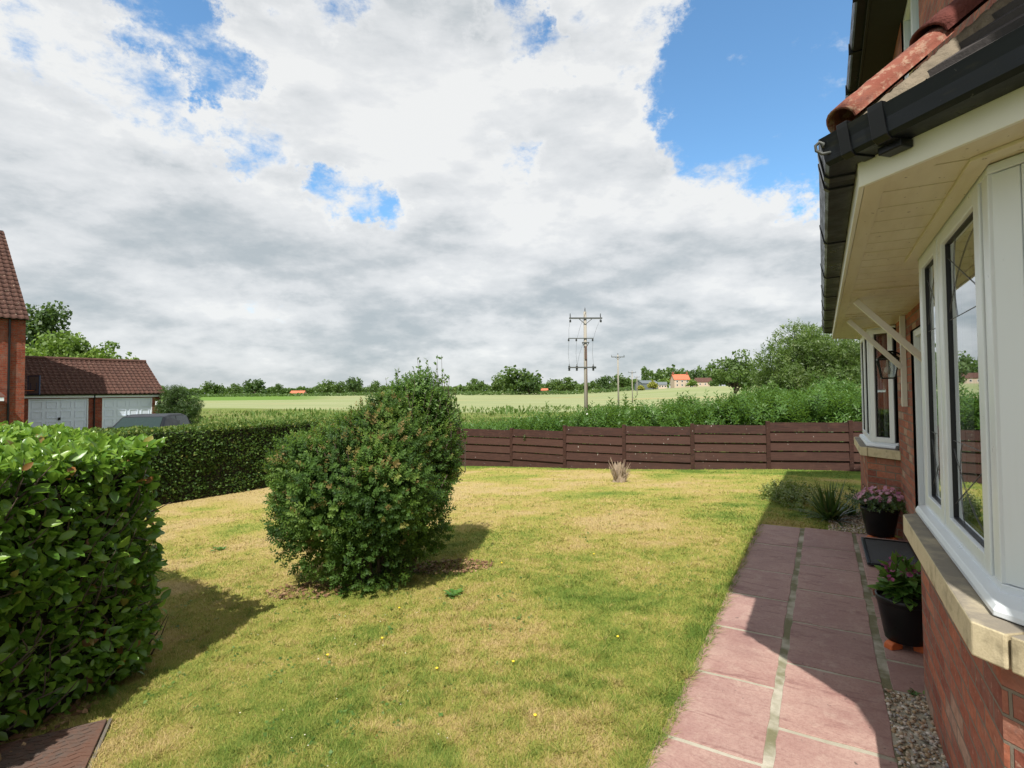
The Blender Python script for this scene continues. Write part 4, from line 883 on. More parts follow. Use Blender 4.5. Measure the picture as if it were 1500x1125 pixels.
SB = [((-1.45, 5.05, .74), (.68, .72, .60), 9), ((-1.66, 5.2, 1.00), (.34, .36, .30), 2.0), ((-1.94, 5.05, .58), (.24, .4, .36), 2.0), ((-1.22, 5.2, 1.34), (.20, .24, .22), 1.), ((-.80, 5.35, .95), (.22, .3, .30), 1.5), ((-1.05, 4.55, .75), (.36, .3, .36), 2.2), ((-.86, 5.05, .42), (.24, .3, .34), 1.6), ((-1.95, 4.95, .95), (.22, .3, .22), 1.), ((-1.62, 4.95, .42), (.50, .5, .48), 4), ((-1.12, 4.85, .56), (.36, .42, .42), 3.2), ((-1.12, 5.35, .96), (.47, .58, .50), 5), ((-1.74, 5.0, .80), (.40, .5, .40), 4), ((-1.2, 5.0, 1.08), (.44, .5, .38), 4), ((-.96, 5.45, .75), (.33, .45, .42), 2.3), ((-1.25, 4.7, .18), (.35, .3, .28), 1.2)]
shrub_mass(t, SB, 13500, M['shrub'], ST, .085, .35, .38, tone_up=.22, rough=.26)
SB2 = [((-.95, 5.55, 1.18), (.28, .38, .58), 5), ((-.80, 5.65, 1.02), (.24, .34, .50), 2.6), ((-1.08, 5.55, 1.36), (.24, .3, .34), 2)]
shrub_mass(t, SB2, 3400, M['shoot'], ST, .10, 1.1, .7, name='upper_shoots')
rr = random.Random(12); m = MB(); P = []; Dv = []
for k in range(95):
    cx = rr.gauss(-.92, .15); cy_ = rr.gauss(5.55, .2); b = Vector((cx, cy_, rr.uniform(1.1, 1.4))); top_ = rr.uniform(.22, .62)*(1-.6*abs(cx+.84)); tip = b+Vector((rr.gauss(0, .07), rr.gauss(0, .07), top_)); m.tube([b-Vector((0, 0, .3)), b, tip], [.005, .004, .0015], 5)
    for j in range(14): f = rr.random(); P.append(b.lerp(tip, f)); Dv.append((rr.gauss(0, .7), rr.gauss(0, .7), .7))
m.build('long_stems', M['bark'], t)
P = np.array(P); Dv = np.array(Dv); V, Fc = scatter(SM_T, SM_F, P, rng.normal(0, 1, (len(P), 3)), Dv, rng.uniform(.035, .06, len(P))); npmesh('stem_leaves', V, Fc, M['shoot'], t, attr=np.repeat(rng.random(len(P)), 4))
m = MB()
for k in range(60):
    a = rr.uniform(0, 6.28); b = Vector((-1.25+.28*math.cos(a), 5.1+.22*math.sin(a), -.15)); e = Vector((-1.3+.75*math.cos(a)*rr.uniform(.5, 1.1), 5.15+.7*math.sin(a)*rr.uniform(.5, 1.1), rr.uniform(.7, 1.3))); m.tube([b, b.lerp(e, .5)+Vector((0, 0, .12)), e], [.016, .011, .005], 6)
m.build('branches', M['bark'], t)
# fence
FP = [(-1.66, 16.55), (-.02, 15.70), (1.43, 14.72), (2.88, 13.95), (4.44, 13.36), (6.12, 12.97), (7.93, 12.70), (9.75, 12.5), (11.5, 12.3)]; FT = [.47, .50, .63, .68, .735, .80, .82, .82]
t = thing('timber_fence', 'low dark brown board fence stepping along the end of the lawn', 'fence')
for i, p in enumerate(FP):
    g_ = float(zg(*p)); zt = max(FT[max(0, i-1)], FT[min(i, len(FT)-1)])+.03; m = MB(); d = Vector(FP[min(i+1, len(FP)-1)])-Vector(FP[max(i-1, 0)]); d.normalize(); n_ = Vector((d.y, -d.x)); q = Vector(p)
    m.prism([q-d*.045-n_*.045, q+d*.045-n_*.045, q+d*.045+n_*.045, q-d*.045+n_*.045], g_-.2, zt) if False else m.prism([tuple(q-d*.045+n_*.05), tuple(q+d*.045+n_*.05), tuple(q+d*.045-n_*.04), tuple(q-d*.045-n_*.04)], g_-.2, zt)
    m.build('fence_post', M['fence'], t, bevel=.004)
for i in range(len(FP)-1):
    a, b = Vector((*FP[i], 0)), Vector((*FP[i+1], 0)); d = (b-a).normalized(); n_ = Vector((d.y, -d.x, 0)); a2, b2 = a+d*.047, b-d*.047; zt = FT[i]; zb = min(float(zg(a.x, a.y)), float(zg(b.x, b.y)))+.0; m = MB(); hgt = (zt-zb); nb = 5
    for k in range(nb):
        z0_ = zb+hgt*k/nb+.012*(k > 0); z1_ = zb+hgt*(k+1)/nb-.012; off = .006 if k % 2 else .0; tilt = rr.uniform(-.004, .004)
        y0 = n_*(.012); P_ = []
        for (pp, dz_) in ((a2, tilt), (b2, -tilt)):
            for (o_, z_) in ((.028, z0_), (.046, z0_+.003), (.010, z1_+.012), (-.008, z1_+.012)): P_.append(pp+n_*(o_+off)+Vector((0, 0, z_+dz_)))
        m.add(P_, [(0, 1, 2, 3)[::-1], (4, 5, 6, 7), (0, 4, 7, 3), (1, 2, 6, 5), (0, 1, 5, 4), (3, 7, 6, 2)])
    for f in (.02, .27, .5, .74, .98):
        c = a2.lerp(b2, f); m.add([c+d*sx*.018+n_*o_+Vector((0, 0, z_)) for z_ in (zb, zt-.02) for sx, o_ in ((-1, -.03), (1, -.03), (1, -.006), (-1, -.006))], [(0, 1, 2, 3), (4, 5, 6, 7)[::-1], (0, 4, 5, 1), (1, 5, 6, 2), (2, 6, 7, 3), (3, 7, 4, 0)])
    m.build('fence_panel', M['fence'], t)

# hedgerow beyond the fence
WT = shoot_t(15, 1., .36, .34, 5, .6)
def hedgerow(name, lab, cat, path, hts, wid, n, mat_, size, core=True):
    t = thing(name, lab, cat); P = []; k = n
    seg = rng.integers(0, len(path)-1, k); f = rng.random(k); A = np.array(path)[seg]; B = np.array(path)[seg+1]; ha_ = np.array(hts)[seg]; hb2 = np.array(hts)[seg+1]
    xy = A*(1-f)[:, None]+B*f[:, None]; h = ha_*(1-f)+hb2*f; xy = xy+rng.normal(0, wid/2.2, (k, 2)); z = zg(xy[:, 0], xy[:, 1]); lump = .78+.5*fbm(xy[:, 0]*1.1, xy[:, 1]*1.1, 55, 3); hh = h*lump*(1-.25*np.clip(rng.random(k), 0, 1)**2); zz = z+hh*rng.random(k)**.55
    Pp = np.stack([xy[:, 0], xy[:, 1], zz], 1); top_ = (zz-z)/hh; d = rng.normal(0, .45, (k, 3))+(0, 0, 1.)
    V, Fc = scatter(WT[0], WT[1], Pp, rng.normal(0, 1, (k, 3)), d, size*rng.uniform(.6, 1.3, k)); tn = np.clip(.15+.5*fbm(xy[:, 0]*.8, xy[:, 1]*.8+zz, 66, 3)+.2*rng.random(k), 0, 1)
    npmesh('foliage', V, Fc, mat_, t, attr=np.repeat(tn, len(WT[0])))
    nf = 60; j = rng.choice(k, nf); Pf = Pp[j]+(0, -wid*.3, .1); V, Fc = scatter(SM_T*(2.2, 1, 1), SM_F, Pf, rng.normal(0, 1, (nf, 3)), rng.normal(0, 1, (nf, 3)), np.full(nf, .055)); npmesh('blossom', V, Fc, M['white_flower'], t)
    return t
hedgerow('hedgerow', 'rough green hedgerow of nettles and brambles just behind the brown fence', 'hedgerow', [(-2.4, 19.0), (.5, 18.1), (3.2, 16.9), (6.5, 15.9), (9.5, 15.4), (14, 15)], [.9, 1.05, 1.35, 1.6, 1.7, 1.8], 1.7, 13000, M['weed'], .38)
def tall(px, py, y, n, wid, nm='tall_weed'):
    pass
# ---------- trees ----------
def tree(name, lab, cat, base, H, R, mat_, n=2600, ls=.22, trunk_h=.3, flat=.75, clumps=26, openness=.5, seed=1, group=None, bark='bark', lean=0., tem=None, crown_z=None):
    r = random.Random(seed); t = thing(name, lab, cat, base, 0, group); m = MB(); tips = []
    cz = H*(crown_z if crown_z else (trunk_h+(1-trunk_h)*.5)); rz_ = H*(1-trunk_h)*.5
    m.tube([(0, 0, -.3), (lean*.3, 0, H*trunk_h*.6), (lean*.6, 0, H*trunk_h*1.3), (lean, 0, H*.72)], [H*.035, H*.026, H*.020, H*.006], 8)
    for k in range(clumps):
        a = r.uniform(0, 6.283); e = r.uniform(-.75, 1.); rr_ = (r.random()**.45); q = Vector((math.cos(a)*math.sqrt(1-min(1, e*e))*R*rr_+lean, math.sin(a)*math.sqrt(1-min(1, e*e))*R*rr_, cz+e*rz_*rr_*.95))
        tips.append(q); st_ = Vector((lean*.5, 0, H*trunk_h*r.uniform(.8, 1.6)))
        if r.random() < .6: m.tube([st_, st_.lerp(q, .5)+Vector((0, 0, -.04*H*r.random())), q], [H*.012, H*.007, H*.002], 5)
    m.build('trunk', M[bark], t, smooth=True); P = []; Dn = []; tones = []
    g2 = np.random.default_rng(seed)
    for q in tips:
        k = n//clumps; cr = R*(.30+.22*r.random())*(1-.35*openness); d = unit(g2.normal(0, 1, (k, 3))); P.append(np.array(q)+d*(cr*np.array([1, 1, flat]))*(.35+.65*g2.random((k, 1))**.5)); Dn.append(d); tones.append(np.full(k, r.uniform(-.2, .2)))
    P = np.concatenate(P); Dn = np.concatenate(Dn); tn = np.clip(.45+np.concatenate(tones)+g2.normal(0, .16, len(P)), 0, 1); T_, F_ = tem if tem else (SM_T*(2.2, 1, 1), SM_F)
    V, Fc = scatter(T_, F_, P, Dn+g2.normal(0, .6, P.shape)+(0, 0, .3), g2.normal(0, 1, P.shape)+Dn*.5, ls*g2.uniform(.6, 1.3, len(P))); npmesh('crown', V, Fc, mat_, t, attr=np.repeat(tn, len(T_)))
    return t
def copy_tree(o, loc, sc, rz, label, group=None):
    c = o.copy(); COL.objects.link(c); c.location = loc; c.scale = sc; c.rotation_euler = (0, 0, rz); c['label'] = label
    if group: c['group'] = group
    for ch in list(o.children): d = ch.copy(); COL.objects.link(d); d.parent = c
    return c
def at(px, y): return ((px-750)/F*y, y, float(zg((px-750)/F*y, y)))
ST_W = shoot_t(9, 1., .5, .30, 9)
tree('willow_bush', 'big pale green willow bush rising behind the right end of the fence', 'bush', at(1192, 23), 4.85, 2.1, M['willow'], 9000, .30, .05, 1., 62, .15, 21, bark='bark_light', tem=ST_W)
tree('willow_bush', 'darker bush between the pale willow and the house bay', 'bush', at(1268, 21), 4.3, 2.0, M['tree'], 5200, .26, .05, 1., 40, .15, 24, tem=ST_W)
tree('thicket', 'tall bright green thicket at the left foot of the willow bush', 'bush', at(1122, 20.5), 2.15, 1.2, M['weed'], 3800, .26, .03, 1., 30, .2, 22, tem=ST_W)
tree('thicket', 'bright green thicket right in front of the willow bush', 'bush', at(1195, 19), 2.2, 1.7, M['weed'], 4200, .26, .03, 1., 30, .2, 23, tem=ST_W)
tree('oak_tree', 'spreading open crowned oak to the left of the willow bush', 'tree', at(1076, 95), 10.3, 4.4, M['tree'], 4200, .42, .30, .6, 40, .45, 31)
# trees behind the garage
tree('tall_tree', 'tall dark tree between the tiled house and the garage roof', 'tree', at(50, 47), 11.3, 2.5, M['tree_dark'], 5200, .30, .12, 1.1, 44, .35, 41)
tree('broad_tree', 'low broad lime green tree showing over the garage ridge', 'tree', at(72, 42), 7.5, 3.0, M['tree_lime'], 7000, .26, .15, .8, 40, .45, 42)
tree('broad_tree', 'lime green tree with see-through branches above the right of the garage ridge', 'tree', at(132, 42), 7.5, 2.5, M['tree_lime'], 4200, .24, .15, .7, 44, .7, 44)
tree('garden_bush', 'dense dark green bush standing just right of the garage', 'bush', at(262, 31), 3.0, 1.0, M['tree_dark'], 5200, .17, .02, 1., 40, .1, 45, tem=ST_W)
# distant trees
protos = [tree('distant_tree', 'x', 'tree', (0, 0, 0), 10, 5.2, M['tree'], 1100, 1.0, .10, .85, 24, .1, 50+k, 'trees on the far side of the fields') for k in range(3)]
protos.append(tree('distant_tree', 'x', 'tree', (0, 0, 0), 10, 5.0, M['tree_dark'], 1100, 1.0, .08, .9, 24, .1, 60, 'trees on the far side of the fields'))
used = set()
DT = [(312, 420, 12, 0, 'leftmost rounded tree on the far field edge'), (345, 450, 10, 1, 'flat topped tree left of the domed pair on the skyline'), (373, 430, 13.5, 3, 'domed tree left of the small orange roofed building'), (405, 520, 11, 2, 'low tree close to the left of the orange roofed building'),
      (475, 430, 12.5, 0, 'pair member, left rounded tree right of the orange roofed building'), (497, 450, 11, 1, 'small tree squeezed between two rounded skyline trees'), (518, 430, 14.5, 3, 'large rounded tree left of the shrub on the skyline'), (548, 480, 12, 2, 'hazy tree seen just left of the shrub shoots'),
      (697, 430, 12, 1, 'tree peeping out right of the tall shrub shoots'), (728, 400, 14, 0, 'wide pale tree left of the tallest skyline tree'), (762, 380, 20, 0, 'tallest rounded tree on the skyline, left of the pylon pole'), (775, 370, 13, 3, 'dark tree tucked against the right of the tallest skyline tree'), (807, 480, 12, 2, 'low tree left of the big pole'), (829, 460, 13, 1, 'pointed tree almost touching the left of the big pole'),
      (886, 500, 15, 3, 'dark domed tree between the two nearer poles'), (912, 480, 15, 0, 'tree directly behind the second pole'), (1022, 400, 13, 3, 'small dark tree right of the red roofed farmhouse')]
for px, D_, h_, k, lab in DT:
    p = at(px, D_); p = (p[0], p[1], p[2]-.5); f = h_/10; o = protos[k]; wob = random.uniform(.9, 1.35)
    if k not in used: o.location = p; o.scale = (f*wob, f*wob, f); o['label'] = lab; used.add(k)
    else: copy_tree(o, p, (f*wob, f*wob, f), random.uniform(0, 6.28), lab, 'trees on the far side of the fields')
def woodland(name, lab, segs, n, size, mat_):
    P = []
    for (p0, p1, D0, D1, h0_, h1_) in segs:
        k = int(n*abs(p1-p0)); f = rng.random(k); px = p0+(p1-p0)*f; D_ = D0+(D1-D0)*f+rng.uniform(-14, 14, k); x_ = (px-750)/F*D_; h_ = (h0_+(h1_-h0_)*f)*(.55+.85*fbm(px*.16, px*0+3., 71, 3)); P.append(np.stack([x_, D_, zg(x_, D_)+h_*rng.random(k)**.6], 1))
    P = np.concatenate(P); k = len(P); V, Fc = scatter(SM_T*(2.4, 1, 1), SM_F, P, rng.normal(0, .7, (k, 3))+(0, -.3, .6), rng.normal(0, 1, (k, 3)), size*rng.uniform(.5, 1.3, k)); tn = np.clip(.35+.5*(fbm(P[:, 0]*.08, P[:, 1]*.02, 81, 2)-.5)+rng.normal(0, .18, k), 0, 1)
    tag(npmesh(name, V, Fc, mat_, attr=np.repeat(tn, 4)), lab, 'woodland', kind='stuff')
woodland('distant_woodland', 'long low line of far woods and hedges along the horizon behind the single trees', [(240, 700, 560, 600, 6.5, 7.5), (660, 950, 600, 560, 7.5, 10), (940, 1110, 520, 430, 19, 10), (-900, 240, 500, 560, 9, 9), (1110, 1900, 430, 300, 12, 10)], 34, 2.0, M['tree'])
woodland('field_hedge', 'low green field hedge at the near edge of the far skyline trees', [(290, 700, 395, 400, 1.6, 2.2), (680, 960, 380, 370, 2.2, 2.6)], 16, 1.0, M['tree'])
def meadow():
    k = 26000; f = rng.random(k); D_ = 1/rng.uniform(1/120., 1/19., k); u = rng.uniform(-.62, .25, k); x_ = u*D_; s_, w_ = sw(x_, D_); keep = (s_ > 17) | (w_ > 13.4); keep &= ~((u < -.60)); x_, D_ = x_[keep], D_[keep]; k = len(x_)
    n_ = fbm(x_*.12, D_*.12, 93, 3); h_ = .22+.55*np.clip(n_-.35, 0, 1)*2; P = np.stack([x_, D_, zg(x_, D_)+h_*.3*rng.random(k)], 1); V, Fc = scatter(SM_T*(.8, 1, 1), SM_F, P, rng.normal(0, 1, (k, 3)), rng.normal(0, .35, (k, 3))+(0, 0, 1), (h_*rng.uniform(.5, 1.1, k))*(1+D_*.006))
    tag(npmesh('meadow_grass', V, Fc, M['meadow'], attr=np.repeat(np.clip(n_*1.1+rng.normal(0, .2, k), 0, 1), 4)), 'long rough meadow grass and weeds beyond the hedge and fence', 'grass', kind='stuff')
M['meadow'] = leaf_mat('meadow_grass', ((0., (.20, .15, .07)), (.3, (.16, .17, .05)), (.6, (.11, .17, .035)), (1., (.08, .15, .025))), .7, .3)
meadow()

# ---------- utility poles ----------
def pole(px, D_, H_, lab, full=False, ang=0., rad=.15):
    b = at(px, D_); t = thing('utility_pole', lab, 'utility pole', b, ang, 'wooden utility poles crossing the fields')
    m = MB(); m.tube([(0, 0, -.3), (0, 0, H_*.5), (0, 0, H_)], [rad, rad*.86, rad*.72], 12); m.build('pole', M['pole'], t, smooth=True)
    def ins(x, z, h=.30, r=.075, up_=True):
        q = MB(); q.lathe([(.02, 0), (r, h*.12), (r*.6, h*.25), (r, h*.38), (r*.6, h*.5), (r, h*.64), (r*.5, h*.78), (.03, h)], 10, c=(x, -.02, z)); q.build('insulator', M['insulator'], t, smooth=True)
    if full:
        m = MB(); m.box(-1.35, 1.42, -.20, -.08, H_-.62, H_-.50); m.bar((-.55, -.12, H_-.58), (0, -.12, H_-1.08), .05, .05, (0, 1, 0)); m.bar((.6, -.12, H_-.58), (0, -.12, H_-1.08), .05, .05, (0, 1, 0)); m.build('top_crossarm', M['iron'], t)
        m = MB(); m.box(-1.45, .65, -.19, -.11, H_-2.28, H_-2.21); m.bar((-.28, -.12, H_-2.6), (0, -.12, H_-3.1), .05, .05, (0, 1, 0)); m.bar((.28, -.12, H_-2.6), (0, -.12, H_-3.1), .05, .05, (0, 1, 0)); m.box(-.3, .3, -.2, -.1, H_-2.64, H_-2.56); m.build('middle_crossarm', M['iron'], t)
        m = MB(); m.box(-1.42, .72, -.19, -.10, H_-4.72, H_-4.62); m.build('lower_crossarm', M['iron'], t)
        for x in (-1.25, 0., 1.30): ins(x, H_-.48 if x else H_, .34, .05)
        for x in (-1.25, 1.33): ins(x, H_-.90, .26, .10)
        for x in (-1.40, -.76, .62): ins(x, H_-2.48, .22, .09); ins(x+.02, H_-4.96, .56, .11)
        q = MB(); q.tube([(.55, -.15, H_-4.68), (.85, -.15, H_-4.68)], .09, 8); q.build('switch', M['insulator'], t)
        q = MB()
        for a, b2 in (((-1.25, H_-.5), (-1.40, H_-2.4)), ((0.05, H_-.0), (-.76, H_-2.4)), ((1.30, H_-.5), (.62, H_-2.4)), ((-1.40, H_-2.4), (-1.38, H_-4.5)), ((-.76, H_-2.4), (-.74, H_-4.5)), ((.62, H_-2.4), (.64, H_-4.5)), ((-.2, H_-2.6), (-.74, H_-4.5))):
            q.tube([(a[0], -.16, a[1]), ((a[0]+b2[0])/2-.08, -.2, (a[1]+b2[1])/2-.05), (b2[0], -.16, b2[1])], .011, 4)
        q.build_each('jumper_wire', M['iron'], t)
        q = MB(); q.box(-.09, .09, -.22, -.12, H_-4.0, H_-2.9); q.tube([(.06, -.15, H_-3.), (.06, -.15, .3)], .03, 6); q.build('conduit', M['rust'], t)
    else:
        m = MB(); m.box(-1.15, 1.15, -.17, -.07, H_-.45, H_-.33); m.bar((-.5, -.1, H_-.42), (0, -.1, H_-.8), .05, .05, (0, 1, 0)); m.bar((.5, -.1, H_-.42), (0, -.1, H_-.8), .05, .05, (0, 1, 0)); m.build('crossarm', M['iron'], t)
        for x in (-1.08, 0., 1.08): ins(x, H_-.33 if x else H_, .32, .06)
pole(858, 45, 10.25, 'nearest tall wooden pole carrying three crossarms and switchgear', True, .05, .17)
pole(905.5, 94, 10.0, 'second pole with one crossarm, just right of the nearest pole', rad=.16)
pole(926, 160, 9.2, 'third thin pole, first of the two left of the barn', rad=.16)
pole(933, 235, 8.2, 'small far pole nearest the barn', rad=.17)

# ---------- farm and far buildings ----------
def farmhouse(name, lab, cat, px, D_, L_, Dp, wall_h, roof_h, ang, mw, mr, chim=True, wins=True, dz=0.):
    b = at(px, D_); t = thing(name, lab, cat, (b[0], b[1], b[2]+dz), ang)
    m = MB(); m.box(-L_/2, L_/2, -Dp/2, Dp/2, -1, wall_h); m.add([(-L_/2, -Dp/2, wall_h), (-L_/2, Dp/2, wall_h), (-L_/2, 0, wall_h+roof_h-.1), (L_/2, -Dp/2, wall_h), (L_/2, Dp/2, wall_h), (L_/2, 0, wall_h+roof_h-.1)], [(0, 2, 1), (3, 4, 5)]); m.build('wall', mw, t)
    m = MB(); e = .3
    for sg in (-1, 1): m.add([(-L_/2-e, sg*(Dp/2+e), wall_h-.12), (L_/2+e, sg*(Dp/2+e), wall_h-.12), (L_/2+e, 0, wall_h+roof_h), (-L_/2-e, 0, wall_h+roof_h), (-L_/2-e, sg*(Dp/2+e), wall_h-.27), (L_/2+e, sg*(Dp/2+e), wall_h-.27), (L_/2+e, 0, wall_h+roof_h-.15), (-L_/2-e, 0, wall_h+roof_h-.15)], [(0, 1, 2, 3), (7, 6, 5, 4), (0, 4, 5, 1), (1, 5, 6, 2), (3, 7, 4, 0)])
    rf = m.build('roof', mr, t)
    if chim:
        for x in (-L_/2+.5, L_/2-.5): m = MB(); m.box(x-.45, x+.45, -.45, .45, wall_h+roof_h-1., wall_h+roof_h+1.3); m.lathe([(.15, wall_h+roof_h+1.3), (.2, wall_h+roof_h+1.7)], 8, c=(x, 0, 0)); m.build('chimney', M['brick_far'], rf)
    if wins:
        for x in (-L_*.32, 0, L_*.32):
            for z in ((.9, 2.1), (3.1, 4.2)) if wall_h > 4 else ((.9, 2.0),):
                m = MB(); m.box(x-.55, x+.55, -Dp/2-.04, -Dp/2+.02, z[0], z[1]); w = m.build('window', M['upvc'], t); m = MB(); m.box(x-.45, x+.45, -Dp/2-.06, -Dp/2-.045, z[0]+.1, z[1]-.1); m.build('pane', M['dark'], w)
farmhouse('farmhouse', 'brick farmhouse with bright orange red roof and end chimneys on the far rise', 'house', 996, 330, 9.8, 6., 4.9, 3.2, .12, M['render'], M['red_tile'])
farmhouse('barn', 'dark grey sheeted barn left of the farmhouse', 'barn', 947, 345, 12, 9, 4.2, 1.8, .35, M['grey_sheet'], M['grey_sheet'], False, False)
farmhouse('outbuilding', 'small pale outbuilding against the left of the farmhouse', 'outbuilding', 970, 335, 5, 5, 2.6, 1.6, -.2, M['render'], M['grey_sheet'], False, True)
farmhouse('cottage', 'low brown roofed buildings right of the farmhouse', 'cottage', 1030, 350, 11, 6, 3.0, 2.6, .1, M['render'], M['pantile'], False, True)
farmhouse('distant_house', 'tiny orange roofed building on the left skyline', 'building', 437, 480, 12, 7, 2.4, 2.2, .0, M['render'], M['red_tile'], False, True, dz=-.6)
farmhouse('distant_house', 'tiny pale building between trees left of the nearest pole', 'building', 797, 470, 6, 5, 2.6, 1.6, .0, M['render'], M['red_tile'], False, False)
tree('yellow_bush', 'bright yellow green bush right in front of the grey barn', 'bush', at(957, 322), 5.0, 3.0, M['yellow_bush'], 900, .8, .02, .9, 16, .1, 81)
tree('yellow_bush', 'smaller yellow green bush left of the barn', 'bush', at(938, 325), 2.6, 2.4, M['yellow_bush'], 600, .7, .02, .9, 12, .1, 82)
tree('garden_tree', 'round green tree right beside the farmhouse wall', 'tree', at(1014, 322), 4.6, 2.9, M['tree_lime'], 700, .8, .03, .9, 14, .1, 83)
tree('garden_tree', 'low green tree behind the outbuilding left of the farmhouse', 'tree', at(972, 352), 6.2, 4., M['tree_lime'], 700, .9, .1, .8, 14, .1, 84)
tree('garden_tree', 'low dark bush in front of the brown roofed cottage', 'tree', at(1046, 330), 3.4, 3.4, M['tree'], 700, .8, .03, .8, 14, .1, 85)

# ---------- garage and neighbour ----------
def tiled(parent, o, du, dv, nu, nv, tu=.22, tv=.30, m_='pantile', name='roof'):
    """real pantile sheet: o eaves corner, du unit along eaves, dv unit up slope"""
    o, du, dv = (np.array(a, float) for a in (o, du, dv)); n = np.cross(du, dv); n /= np.linalg.norm(n)
    if n[2] < 0: n = -n
    per = 6; us = np.arange(nu*per+1)/per; prof = np.where((us % 1) < .45, .035*np.sin((us % 1)/.45*math.pi), -.010*np.sin(((us % 1)-.45)/.55*math.pi)); V = []; Fc = []; c = 0
    for j in range(nv):
        for f, lift in ((0, .012), (0, .030), (1.06, .004)):
            P = o+np.outer(us*tu, du)+dv*(j+f)*tv+np.outer(prof+lift, n); V.append(P)
        k = len(us)
        for a in (0, 1): i = c+a*k+np.arange(k-1); Fc.append(np.stack([i, i+1, i+k+1, i+k], 1))
        c += 3*k
    V = np.concatenate(V); ob = npmesh(name, V, np.concatenate(Fc), M[m_], parent, smooth=False); add_uv(ob.data); return ob
gx0, gy0 = -.899*26, 26.; ga = math.atan2(.8, .6); GZ = -.62
t = thing('garage', 'brick double garage with two white panelled doors and brown pantile roof', 'garage', (gx0, gy0, GZ), ga)
GL = 5.78; ev = 2.27; t_el = lambda d: d*26
m = MB(); d1a, d1b, d2a, d2b = .0+.05, .0928*26, .1155*26, .2047*26; dh = 2.02
GL0 = -3.0
for a, b in ((GL0, d1a), (d1b, d2a), (d2b, GL)): m.quad((a, 0, 0), (b, 0, 0), (b, 0, ev), (a, 0, ev))
for a, b in ((d1a, d1b), (d2a, d2b)): m.quad((a, 0, dh), (b, 0, dh), (b, 0, ev), (a, 0, ev))
for a in (d1a, d1b, d2a, d2b): m.quad((a, 0, 0), (a, .12, 0), (a, .12, dh), (a, 0, dh))
m.quad((GL, 0, 0), (GL, 5.4, 0), (GL, 5.4, ev), (GL, 0, ev)); m.quad((GL0, 5.4, 0), (GL0, 0, 0), (GL0, 0, ev), (GL0, 5.4, ev)); m.quad((GL, 5.4, 0), (GL0, 5.4, 0), (GL0, 5.4, ev), (GL, 5.4, ev)); m.add([(GL, 0, ev), (GL, 5.4, ev), (GL, 2.7, ev+1.9)], [(0, 1, 2)])
m.build('wall', M['brick_far'], t)
sl_ = math.atan2(1.9, 2.7+.15); tiled(t, (GL0-.1, -.16, ev-.03), (1, 0, 0), (0, math.cos(sl_), math.sin(sl_)), 41, 12, .22, .29)
m = MB(); m.quad((GL+.1, 2.69, ev+1.88), (GL0, 2.69, ev+1.88), (GL0, 5.6, ev-.1), (GL+.1, 5.6, ev-.1)); m.build('rear_roof', M['pantile'], t)
m = MB(); m.tube([(GL0, 2.68, ev+1.90), (GL+.12, 2.68, ev+1.90)], .10, 10); m.build('ridge', M['pantile'], t)
m = MB(); m.box(GL0, GL+.0, -.10, -.08, ev-.20, ev-.06); m.build('fascia', M['upvc'], t)
m = MB(); m.sweep([(0, ev-.02), (0, ev-.09), (-.09, ev-.09), (-.11, ev-.02)], [(GL0, -.10), (GL+.05, -.10)]); m.tube([(2.65, -.12, ev-.06), (2.65, -.05, ev-.3), (2.65, -.05, 0)], .035, 8); m.build('gutter', M['black_plastic'], t)
for a, b in ((d1a, d1b), (d2a, d2b)):
    g_ = bpy.data.objects.new('garage_door', None); COL.objects.link(g_); g_.parent = t
    m = MB(); m.box(a+.05, b-.05, .05, .09, 0, dh-.05)
    W_ = (b-a-.1)/4; H__ = (dh-.05)/4
    for i in range(4):
        for j in range(4):
            x0_, x1_, z0_, z1_ = a+.05+i*W_+.07, a+.05+(i+1)*W_-.07, j*H__+.07, (j+1)*H__-.07; e = .035
            m.box(x0_, x1_, .030, .0495, z0_, z0_+e); m.box(x0_, x1_, .030, .0495, z1_-e, z1_); m.box(x0_, x0_+e, .030, .0495, z0_+e, z1_-e); m.box(x1_-e, x1_, .030, .0495, z0_+e, z1_-e)
    m.build('door_leaf', M['door_paint'], g_)
    m = MB(); m.box(a+.001, a+.048, .0, .09, 0, dh-.002); m.box(b-.048, b-.001, .0, .09, 0, dh-.002); m.box(a+.05, b-.05, .0, .048, dh-.048, dh-.002); m.build('frame', M['upvc'], g_)
    m = MB(); c = (a+b)/2; m.tube([(c, .04, 1.02), (c, -.02, 1.02)], .05, 10); m.box(c-.05, c+.05, -.03, -.02, .95, 1.09); m.build('door_handle', M['black_plastic'], g_)
lg = thing('wall_light', 'small white light on the brick pier at the right end of the garage', 'light', (gx0+.6*5.52, gy0+.8*5.52, GZ+1.55), ga); m = MB(); m.lathe([(.05, 0), (.07, .05), (.07, .22), (.04, .28)], 10, c=(0, -.07, 0)); m.build('lamp_shade', M['upvc'], lg)
# neighbour house
NC = on_y(38, 465, 22.); ns = .62
t = thing('neighbour_house', 'red brick house with steep brown tiled roof cut off by the left edge', 'house', (NC.x, NC.y, -.6), ga)
nh = NC.z+.6
m = MB(); m.quad((-7, 0, 0), (0, 0, 0), (0, 0, nh), (-7, 0, nh)); m.quad((0, 0, 0), (0, 9, 0), (0, 9, nh), (0, 0, nh)); m.add([(0, 0, nh), (0, 9, nh), (0, 4.7, nh+4.3)], [(0, 1, 2)]); m.quad((0, 9, 0), (-7, 9, 0), (-7, 9, nh), (0, 9, nh)); m.quad((-7, 9, 0), (-7, 0, 0), (-7, 0, nh), (-7, 9, nh)); m.build('wall', M['brick_far'], t)
sl_ = math.atan2(4.6, 4.9); tiled(t, (-7.2, -.25, nh-.12), (1, 0, 0), (0, math.cos(sl_), math.sin(sl_)), 33, 22, .22, .30)
